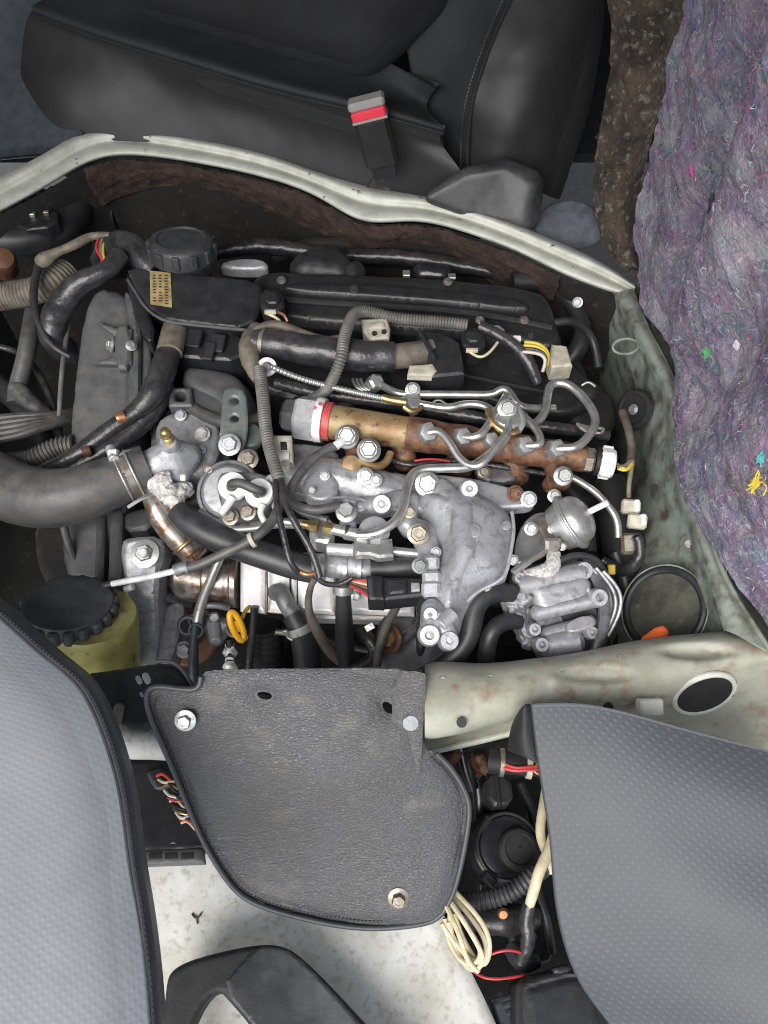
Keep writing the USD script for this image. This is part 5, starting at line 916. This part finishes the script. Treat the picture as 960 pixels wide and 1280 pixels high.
FL.add('bound_edge', tube(spline([onplane(x, y, pf) + pf[1][:, 2] * .000 for x, y in bd], 260), .0033, 12), 'vinyl_edge')
inner = []
cx_, cy_ = 400, 1000
sb = spline([onplane(cx_ + (x - cx_) * .955, cy_ + (y - cy_) * .94, pf) + pf[1][:, 2] * .0015 for x, y in bd[:-3]], 150)
FL.add('stitching', cat([tube(np.array([sb[i], .4 * sb[i] + .6 * sb[i + 1]]), .0009, 5) for i in range(149)]), 'stitch', kind='stuff')
fn = pf[1][:, 2]
for x, y, r, mt in ((233, 899, 9, 'zinc'), (498, 1120, 9, 'old_steel')): FL.add('bolt', hexbolt(onplane(x, y, pf) + fn * .005, r, fn, flange=1.5, h=10), mt)
FL.add('screw', lathe([(.0095, 0), (.009, .002), (.003, .0025)], onplane(513, 902, pf) + fn * .004, fn), 'cast_dull')
# left seat cover
ed_ = [(-70, 690), (-30, 725), (0, 748), (40, 783), (80, 818), (115, 848), (138, 886), (154, 928), (170, 990), (181, 1070), (191, 1131), (201, 1210), (207, 1290), (212, 1400)]
def shift(l, dx, dy, z): return [(x + dx, y + dy, z) for x, y in l]
L_ = Thing('seat_cover', 'grey dimpled vinyl seat cover with a stitched dark edge at the lower left', 'seat cover')
m, uv = loft([shift(ed_, -16, 6, .114), shift(ed_, -60, 18, .13), shift(ed_, -150, 40, .14), shift(ed_, -330, 60, .15)], 60, 100, .006, lambda G: G + np.array([0, 0, 1.]) * (meshkit.fbm(G * 5, 2, 12) - .5)[..., None] * .008)
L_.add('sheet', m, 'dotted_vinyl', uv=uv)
m, uv = loft([shift(ed_, 2, 0, .06), shift(ed_, 0, 0, .085), shift(ed_, -3, 1, .1), shift(ed_, -8, 3, .112), shift(ed_, -17, 6, .1165), shift(ed_, -21, 8, .113)], 30, 140, .004)
L_.add('edge_band', m, 'vinyl_edge', 70)
sl = spline([w(p) for p in shift(ed_, -13, 5, .1165)], 130)
L_.add('stitching', cat([tube(np.array([sl[i], .45 * sl[i] + .55 * sl[i + 1]]) + np.array([0, 0, .0008]), .0016, 6) for i in range(129)]), 'stitch', kind='stuff')
L_.add('edge_piping', tube(spline([w(p) for p in shift(ed_, -20, 7.5, .115)], 200), .0022, 10), 'vinyl_edge')
# right mat
R_ = Thing('vinyl_mat', 'dark grey dimpled vinyl mat draped over the sill at the lower right', 'mat')
rows = [[(663, 880, .075), (672, 954, .052), (687, 1050, .015), (694, 1127, -.018), (711, 1198, -.048), (735, 1245, -.07), (775, 1300, -.09), (830, 1400, -.12)],
        [(745, 882, .088), (765, 960, .068), (785, 1050, .038), (800, 1127, .008), (818, 1198, -.02), (840, 1255, -.042), (862, 1310, -.065), (895, 1400, -.095)],
        [(850, 909, .09), (868, 985, .075), (885, 1060, .05), (898, 1135, .028), (910, 1200, .004), (925, 1262, -.016), (940, 1325, -.038), (955, 1400, -.062)],
        [(1020, 952, .094), (1030, 1015, .084), (1038, 1080, .066), (1044, 1140, .052), (1050, 1205, .036), (1052, 1270, .018), (1054, 1335, .0), (1056, 1400, -.02)]]
m, uv = loft(rows, 80, 110, .003, lambda G: G + np.array([0, -.2, 1.]) * ((meshkit.fbm(G * 5, 2, 22) - .5) * .012)[..., None])
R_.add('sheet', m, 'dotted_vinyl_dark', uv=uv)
m, uv = loft([[(663, 880, .0745), (668, 915, .062), (672, 954, .049)], [(656, 881, .078), (656, 915, .066), (658, 948, .05)], [(645, 895, .06), (643, 918, .05), (644, 942, .04)], [(640, 905, .04), (636, 922, .036), (634, 938, .03)]], 16, 16, .002)
R_.add('curled_corner', m, 'matt_black', smooth=True)
# things in the left gap
pb = Thing('support_plate', 'black metal support plate between reservoir and vinyl flap', 'plate')
pb.add('plate', slab([(100, 842), (150, 836), (196, 828), (218, 830), (236, 848), (246, 868), (200, 875), (190, 912), (150, 912), (120, 880)], .005, .012, .003, .005, 1, nz=.001), 'black_plastic'); pb.add('rolled_edge', T([(196, 827, .006), (218, 829, .006), (234, 846, .006), (244, 862, .006)], 2.5), 'grey_plastic')
for x, y, s in ((181, 848, 9), (172, 850, 7), (176, 868, 4)): pb.add('scrape', slab([(x - s * .6, y - s * .5), (x + s * .3, y - s), (x + s, y + s * .4), (x + s * .2, y + s)], .0056, .0008, .0003, .003, 1), 'cast_light')
pb.add('clip', rbox((149, 896, .0), (.012, .03, .02), np.eye(3), .3), 'tan_tape')
one('white_roll', 'rolled white sheet metal edge between seat cover and vinyl flap', 'sheet metal', T([(130, 925, -.04), (160, 928, -.035), (190, 930, -.035), (230, 934, -.04)], [19, 20, 19, 17], sides=20, nz=.05), 'floor_white', smooth=60)
fb = Thing('fuse_box', 'black plastic fuse box cover with a slotted lower edge and wires at its side', 'fuse box')
fb.add('cover', slab([(150, 950), (212, 946), (236, 1000), (262, 1062), (180, 1066), (150, 1066)], -.1, .03, .004, .005, 0, nz=.001), 'black_plastic')
fb.add('ridge', slab([(180, 962), (214, 955), (222, 980), (196, 990), (186, 975)], -.094, .01, .003, .004, 1), 'black_plastic')
fb.add('slot_strip', slab([(150, 1064), (252, 1060), (254, 1078), (150, 1082)], -.098, .02, .002, .005, 0), 'grey_plastic')
for x in (172, 194, 214, 234): fb.add('slot', slab([(x - 8, 1066), (x + 8, 1065), (x + 8, 1073), (x - 8, 1074)], -.0972, .002, .0005, .004, 0), 'matt_black')
wr = np.random.default_rng(11)
for i in range(14):
    y0 = 970 + i * 4.5; x0 = 196 + i * 2.4; cc_ = ['red_wire', 'cream_wire', 'matt_black', 'brass', 'white_plastic', 'matt_black'][i % 6]
    fb.add('wire', T([(x0, y0, -.09), (x0 + 9, y0 + wr.uniform(-3, 8), -.078), (x0 + 20, y0 + wr.uniform(2, 12), -.078), (x0 + 36, y0 + 8, -.085)], 1.9, sides=7), cc_)
fb.add('nick', slab([(208, 1056), (222, 1050), (228, 1058), (212, 1054)], -.0995, .001, .0003, .003, 1), 'zinc')
# pedal trim at the bottom
pd = Thing('pedal_trim', 'black plastic trim piece lying on the white floor at the bottom edge', 'trim')
pd.add('side', slab([(202, 1300), (206, 1232), (212, 1214), (232, 1202), (265, 1192), (305, 1183), (335, 1180), (358, 1184), (376, 1197), (410, 1230), (470, 1295), (560, 1400), (430, 1420), (202, 1420)], -.1, .03, .006, .003, 2, holes=[[(269, 1234), (292, 1258), (318, 1290), (380, 1380), (222, 1380), (236, 1284)]]), 'matt_black', 60)
pd.add('face', slab([(322, 1183), (345, 1182), (366, 1190), (405, 1228), (464, 1295), (550, 1400), (430, 1410), (322, 1290), (276, 1234), (300, 1204)], -.0975, .006, .0022, .003, 1, nz=.0004), 'seat_plastic', 60)
# things in the right gap
gp = Thing('washer_pump', 'round black pump with a stepped cap in the dark gap beside the vinyl flap', 'pump')
c0 = w((634, 1058, -.16)); kax = nrm([.12, -.1, 1]); kr = 45 * mpp(c0)
gp.add('body', lathe([(kr * .95, -.06), (kr, -.05), (kr, -.01), (kr * .94, -.004), (kr * .8, -.002), (kr * .78, .004), (kr * .62, .006)], c0, kax, 44), 'black_gloss'); ic = c0 + np.array([.012, -.004, 0])
gp.add('cap', lathe([(kr * .56, 0), (kr * .56, .012), (kr * .5, .015), (kr * .42, .0155), (kr * .38, .013), (kr * .06, .013), (kr * .05, .015)], ic, kax, 40), 'matt_black'); gp.add('ring', ring(c0 + kax * .003, kr * .86, .0025, kax), 'black_plastic'); gp.add('clip', rbox((612, 1100, -.155), (.012, .02, .01), frame(kax, (1, 1, 0)), .2), 'black_plastic'); gp.add('clip', rbox((607, 1030, -.155), (.01, .022, .01), frame(kax, (1, -.6, 0)), .2), 'black_plastic')
gp.add('plug', slab([(605, 965), (638, 968), (643, 1006), (610, 1008)], -.13, .05, .004, .004, 1), 'black_plastic'); gp.add('plug_rib', slab([(618, 968), (623, 968), (628, 1006), (622, 1007)], -.127, .01, .001, .004, 0), 'matt_black')
one('black_conduit', 'black ribbed conduit below the round pump', 'conduit', T([(560, 1128, -.13), (590, 1127, -.13), (634, 1117, -.125), (666, 1095, -.12), (690, 1076, -.13)], 11, corr=(.006, .08), sides=18), 'conduit_black', smooth=60)
cw = Thing('cream_cable', 'pair of thick cream cables running past the round pump under the mat', 'cable')
cw.add('strand', T([(683, 985, -.12), (678, 1015, -.11), (676, 1045, -.11), (684, 1068, -.11), (690, 1090, -.12)], 6), 'cream_wire'); cw.add('strand', T([(694, 1030, -.1), (690, 1055, -.1), (676, 1085, -.1), (668, 1110, -.11), (661, 1134, -.12)], [7, 7.5, 7, 7, 6]), 'cream_wire'); cw.add('taped_end', T([(662, 1130, -.12), (658, 1150, -.13), (660, 1175, -.14), (652, 1200, -.16)], [8, 9, 9, 8], wrap=(.01, .2)), 'tape')
wb = Thing('wire_bundle', 'looped bundle of thin cream wires hanging below the vinyl flap', 'wire bundle')
for i, (a, b_, c_, d_) in enumerate((((566, 1120), (598, 1160), (607, 1192), (592, 1212)), ((560, 1124), (588, 1165), (600, 1195), (585, 1205)), ((572, 1118), (600, 1150), (612, 1185), (604, 1205)), ((556, 1130), (576, 1175), (588, 1205), (598, 1214)), ((564, 1128), (592, 1172), (602, 1200), (590, 1200)))):
    wb.add('strand', T([(a[0] - 14, a[1] - 16, -.13), (*a, -.115 + .003 * i), (*b_, -.112 + .004 * i), (*c_, -.118), (*d_, -.125), (d_[0] - 22, d_[1] - 26, -.13), (a[0] - 4, a[1] + 24, -.125)], 3.2, sides=8), 'cream_wire')
one('thin_red_wire', 'thin red wire above the other near the black box', 'wire', T([(606, 1196, -.15), (622, 1190, -.14), (638, 1188, -.14), (655, 1192, -.15)], 1.8, sides=7), 'red_wire'); one('thin_red_wire', 'thin red wire ending at the top edge of the black box', 'wire', T([(592, 1214, -.15), (606, 1222, -.14), (630, 1223, -.14), (655, 1219, -.15)], 1.8, sides=7), 'red_wire')
tp = Thing('taped_pipe', 'black taped pipe bundle below the ribbed conduit', 'wire harness'); tp.add('tape', T([(585, 1145, -.2), (610, 1150, -.19), (640, 1150, -.19), (668, 1145, -.2)], [15, 17, 18, 15], wrap=(.012, .15), nz=.08, sides=20), 'tape'); tp.add('copper_end', lathe([(.005, 0), (.007, .004), (.005, .008)], (628, 1140, -.165), TOCAM), 'copper'); tp.add('tape', T([(640, 1185, -.2), (655, 1200, -.19), (672, 1198, -.19)], [12, 14, 10], nz=.1), 'tape')
rp = Thing('red_cable', 'black hose with a grey ring and red wires below the sill', 'cable'); rp.add('hose', T([(612, 952, -.09), (640, 955, -.085), (668, 958, -.085), (685, 958, -.085)], [15, 13, 12, 12], sides=20), 'matt_black'); rp.add('ring', band(w((627, 953, -.087)), .0165, nrm([1, -.1, 0]), .006), 'old_steel'); rp.add('ring', band(w((661, 958, -.085)), .0142, nrm([1, -.1, 0]), .007), 'beige_plastic')
for i in range(2): rp.add('wire', T([(630, 955 + i * 5, -.073), (645, 960 + i * 3, -.07), (662, 959 + i * 3, -.069), (676, 958 + i * 4, -.072)], 2.3, sides=7), 'red_wire')
rp.add('copper_strand', T([(666, 950, -.072), (672, 955, -.07), (668, 963, -.07), (676, 968, -.072)], 2, sides=7), 'copper')
bx = Thing('relay_box', 'black plastic relay box with rounded corners at the bottom right of the gap', 'box'); bx.add('body', slab([(650, 1222), (690, 1212), (712, 1206), (742, 1210), (754, 1226), (768, 1280), (780, 1330), (770, 1420), (660, 1420), (648, 1300), (646, 1240)], -.13, .08, .014, .005, 2, disp=lambda u, v, d: -.003 * np.exp(-((d - .012) / .003)**2)), 'black_plastic', 60); bx.add('hinge', slab([(690, 1209), (712, 1204), (716, 1214), (694, 1219)], -.124, .02, .003, .003, 1), 'black_plastic')
gc_ = Thing('grey_connector', 'blue grey slotted connector at the bottom edge beside the relay box', 'connector'); gc_.add('body', slab([(614, 1250), (646, 1240), (660, 1300), (650, 1400), (640, 1400), (628, 1300)], -.19, .03, .003, .004, 0), 'blue_grey')
for i in range(3): gc_.add('slot', slab([(626 + i * 5, 1254 + i * 9), (642 + i * 4, 1249 + i * 9), (643 + i * 4, 1254 + i * 9), (628 + i * 5, 1259 + i * 9)], -.1888, .002, .0004, .003, 0), 'matt_black')
rg_ = np.random.default_rng(9)
rs = Thing('rusty_bracket', 'flaking rusty bracket in the dark gap below the sill', 'bracket'); rs.add('plate', slab([(540, 930), (600, 930), (612, 962), (580, 985), (548, 960)], -.15, .02, .004, .005, nz=.006, nsc=70), 'rust'); rs.add('flake', blob([((560, 950, -.13), .01), ((572, 942, -.12), .008)], [(0, 1)], .003, 2, .004, 3, 150), 'rust'); rs.add('flake', blob([((600, 950, -.13), .008), ((606, 962, -.13), .007)], [(0, 1)], .003, 2, .004, 5, 150), 'rust'); rs.add('pipe', T([(575, 930, -.12), (580, 955, -.13), (590, 985, -.15)], 9), 'black_gloss')
one('dark_pipe', 'glossy dark pipe standing behind the round pump plug', 'pipe', T([(588, 940, -.16), (596, 980, -.18), (600, 1020, -.2), (592, 1080, -.24)], 12, nz=.06), 'black_gloss', smooth=60)
one('footwell_floor', 'dark dirty footwell bottom below the gap', 'floor', slab([(520, 900), (760, 900), (900, 1400), (560, 1400)], -.33, .03, .01, .02, nz=.008, nsc=20), 'dark_body')
# ================================================================ small things that fill the gaps
def many(label, pts, r, mt, name='hose', cat_='hose', **k): return one(name, label, cat_, T(pts, r, **k), mt, smooth=60)
many('black hose in the shadows climbing beside the tan corrugated hose', [(-20, 300, -.02), (30, 300, -.03), (70, 290, -.04), (95, 262, -.05)], [16, 18, 20, 20], 'rubber', nz=.02)
many('dark hose at the left edge running below the grey ribbed hose', [(-20, 470, -.15), (20, 500, -.14), (50, 540, -.15), (62, 600, -.18), (60, 680, -.25)], 14, 'rubber', nz=.02)
many('thin black cable drooping across the dark left corner of the bay', [(-20, 430, -.05), (20, 440, -.06), (50, 470, -.06), (70, 520, -.07), (78, 560, -.08)], 4, 'tape', 'cable', 'cable', wrap=(.01, .1))
many('grey wire along the left side of the timing cover', [(92, 350, .03), (86, 400, .02), (78, 460, .01), (74, 520, -.02)], 3, 'conduit', 'wire', 'wire')
many('thick dark duct in the far left corner below the painted rim', [(-30, 290, -.1), (40, 275, -.1), (110, 262, -.1), (150, 262, -.1)], [30, 32, 30, 26], 'matt_black', 'duct', 'duct', corr=(.02, .04), sides=20)
k = Thing('relay_block', 'small black relay block among wires in the far left corner', 'relay')
k.add('body', slab([(18, 262), (70, 258), (72, 282), (20, 288)], .0, .04, .003, .004, 1), 'black_plastic'); k.add('terminal', rbox((40, 268, .004), (.012, .01, .008), np.eye(3)), 'zinc'); k.add('terminal', rbox((58, 266, .004), (.01, .008, .008), np.eye(3)), 'old_steel')
many('cable loom lying along the far side behind the engine cover', [(270, 316, -.02), (330, 308, -.02), (410, 318, -.03), (500, 322, -.03), (590, 335, -.03), (680, 352, -.04)], [9, 10, 9, 10, 9, 8], 'tape', 'wire_loom', 'wire loom', wrap=(.014, .15), nz=.05)
many('dark pipe in the shadow behind the grey turbo housing', [(340, 322, -.05), (400, 305, -.04), (470, 312, -.04), (520, 325, -.05)], 9, 'dark_body', 'pipe', 'pipe')
many('black hose hooking round the right end of the engine cover', [(640, 352, .0), (690, 358, -.01), (720, 385, -.03), (725, 430, -.05), (700, 460, -.08)], 12, 'rubber')
many('black vacuum hose from the engine cover to the dark right corner', [(690, 405, .03), (712, 402, .03), (738, 420, .0), (748, 460, -.03)], 5, 'rubber')
many('black wire with red stripe lying in the gap below the fuel rail', [(486, 574, .015), (515, 581, .018), (545, 577, .018), (590, 578, .018), (640, 586, .015), (680, 592, .01)], 3.6, 'tape', 'wire', 'wire', wrap=(.008, .2))
many('thin red wire showing in the gap below the fuel rail', [(518, 576, .024), (540, 574, .026), (562, 577, .024)], 1.6, 'red_wire', 'wire', 'wire')
many('black pipe in the gap behind the rail sensor plug', [(690, 590, -.03), (712, 612, -.03), (730, 640, -.04), (738, 690, -.06)], 8, 'matt_black', 'pipe', 'pipe')
k = Thing('gap_bracket', 'small dull bracket bolted between fuel rail and silver casting', 'bracket')
k.add('plate', slab([(592, 582), (630, 580), (650, 592), (640, 602), (600, 600)], .012, .01, .003, .004, 1), 'cast_dull'); k.add('bolt', hexbolt((605, 590, .016), 6), 'old_steel')
k = Thing('nozzle_row', 'row of black injector nozzles with spring clips half hidden behind the fuel rail', 'injector')
for i, (x, y) in enumerate(((430, 515), (548, 522), (650, 536), (735, 500))):
    k.add('nozzle', lathe([(.016, -.03), (.016, 0), (.013, .004), (.008, .006)], (x, y - 12, .012), (0, -.3, 1), 20), 'matt_black'); k.add('clip', T([(x - 8, y - 18, .02), (x, y - 22, .024), (x + 9, y - 17, .02)], 1.8), 'zinc')
k.add('plug', slab([(560, 498), (590, 498), (594, 518), (564, 518)], .012, .02, .003, .004, 1), 'matt_black')
many('black wiring loom squeezed between the long fuel pipes and the rail', [(345, 478, .02), (400, 492, .02), (460, 500, .018), (540, 512, .016), (620, 526, .016), (700, 536, .014), (760, 545, .0)], [8, 9, 8, 9, 8, 8, 7], 'tape', 'wire_loom', 'wire loom', wrap=(.014, .15), nz=.06)
many('grey hose tucked under the lifting bracket', [(240, 510, -.0), (270, 525, .005), (300, 528, .008), (335, 520, .0)], 8, 'dusty_rubber')
k = Thing('cover_screws', 'scattered dark screws fixing the long engine cover', 'screw')
for x, y, z in ((352, 350, .052), (470, 392, .056), (600, 400, .055), (655, 400, .052), (560, 352, .055)): k.add('screw', hexbolt((x, y, z), 4.5, (0, -.2, 1)), 'old_steel')
many('short silver pipe stub low in the dark gap left of the cooler', [(205, 740, -.16), (222, 748, -.17), (240, 752, -.18)], 8, 'cast_dull', 'pipe', 'pipe')
many('black cable dropping in the dark gap beside the yellow handle', [(318, 758, -.1), (316, 790, -.13), (312, 820, -.17), (310, 850, -.2)], 5, 'tape', 'cable', 'cable', wrap=(.01, .12))
many('thin metal line crossing low below the gas cooler', [(300, 800, -.18), (340, 790, -.17), (400, 800, -.18), (470, 815, -.2)], 4, 'old_steel', 'pipe', 'pipe')
k = Thing('cooler_straps', 'narrow steel straps with bolts across the bright cooler', 'strap')
for x in (333, 419): k.add('strap', T([(x, 716, HZ + .017), (x, 740, HZ + .008), (x, 764, HZ - .01)], 2), 'old_steel')
for x, y in ((346, 708), (445, 745), (500, 742)): k.add('bolt', hexbolt((x, y, HZ + .02 if y < 720 else HZ + .008), 4.5), 'zinc')
many('thin black hose looping between the capsule and the throttle housing', [(700, 700, .02), (722, 694, .02), (745, 700, .01), (758, 722, -.02)], 4, 'rubber')
many('black drain hose in the gap right of the throttle housing', [(768, 690, -.08), (782, 730, -.1), (784, 780, -.13), (770, 820, -.18)], 10, 'rubber')
many('brown stained wire bundle in the gap under the sill', [(590, 990, -.22), (606, 1030, -.24), (600, 1090, -.24), (620, 1160, -.25)], 7, 'tape', 'wire_loom', 'wire loom', wrap=(.012, .2), nz=.1)
many('black cable behind the cream cables at the mat edge', [(650, 980, -.2), (668, 1030, -.2), (664, 1080, -.2), (680, 1140, -.2), (690, 1190, -.22)], 6, 'rubber', 'cable', 'cable')
k = Thing('relay_bracket', 'dark bracket with screws between taped pipe and relay box', 'bracket')
k.add('plate', slab([(630, 1160), (680, 1150), (700, 1200), (650, 1212)], -.24, .03, .004, .005, 1, nz=.002), 'black_plastic'); k.add('screw', hexbolt((664, 1170, -.236), 5, (0, -.1, 1)), 'old_steel')
k = Thing('fuel_filter_pipe', 'dull metal pipe with a banjo end beside the intake manifold', 'pipe')
k.add('pipe', T([(352, 596, .0), (360, 620, .01), (378, 640, .02), (410, 650, .025)], 4.5), 'cast_dull'); k.add('end', lathe([(.009, 0), (.01, .003), (.009, .008), (.004, .009)], (352, 594, .0), TOCAM), 'zinc')
for i, (x, y, z, r) in enumerate(((262, 588, .02, 5), (338, 600, .035, 5), (346, 632, .03, 5), (470, 600, .04, 6), (512, 640, .05, 6), (545, 690, .04, 5), (608, 735, .03, 5), (642, 700, .03, 5))):
    one('small_bolt', ['small bolt beside the thermostat dome', 'small bolt on the rim of the round pump cover', 'small bolt under the hanging conduit by the pump', 'small bolt on the top of the rough manifold', 'small bolt at the narrow neck left of the silver casting', 'small bolt beside the side pads of the silver casting', 'small bolt at the lower edge of the silver casting', 'small bolt at the right edge of the silver casting'][i], 'bolt', hexbolt((x, y, z), r), 'cast' if i % 2 else 'old_steel')
for t in ALL: t.emit()
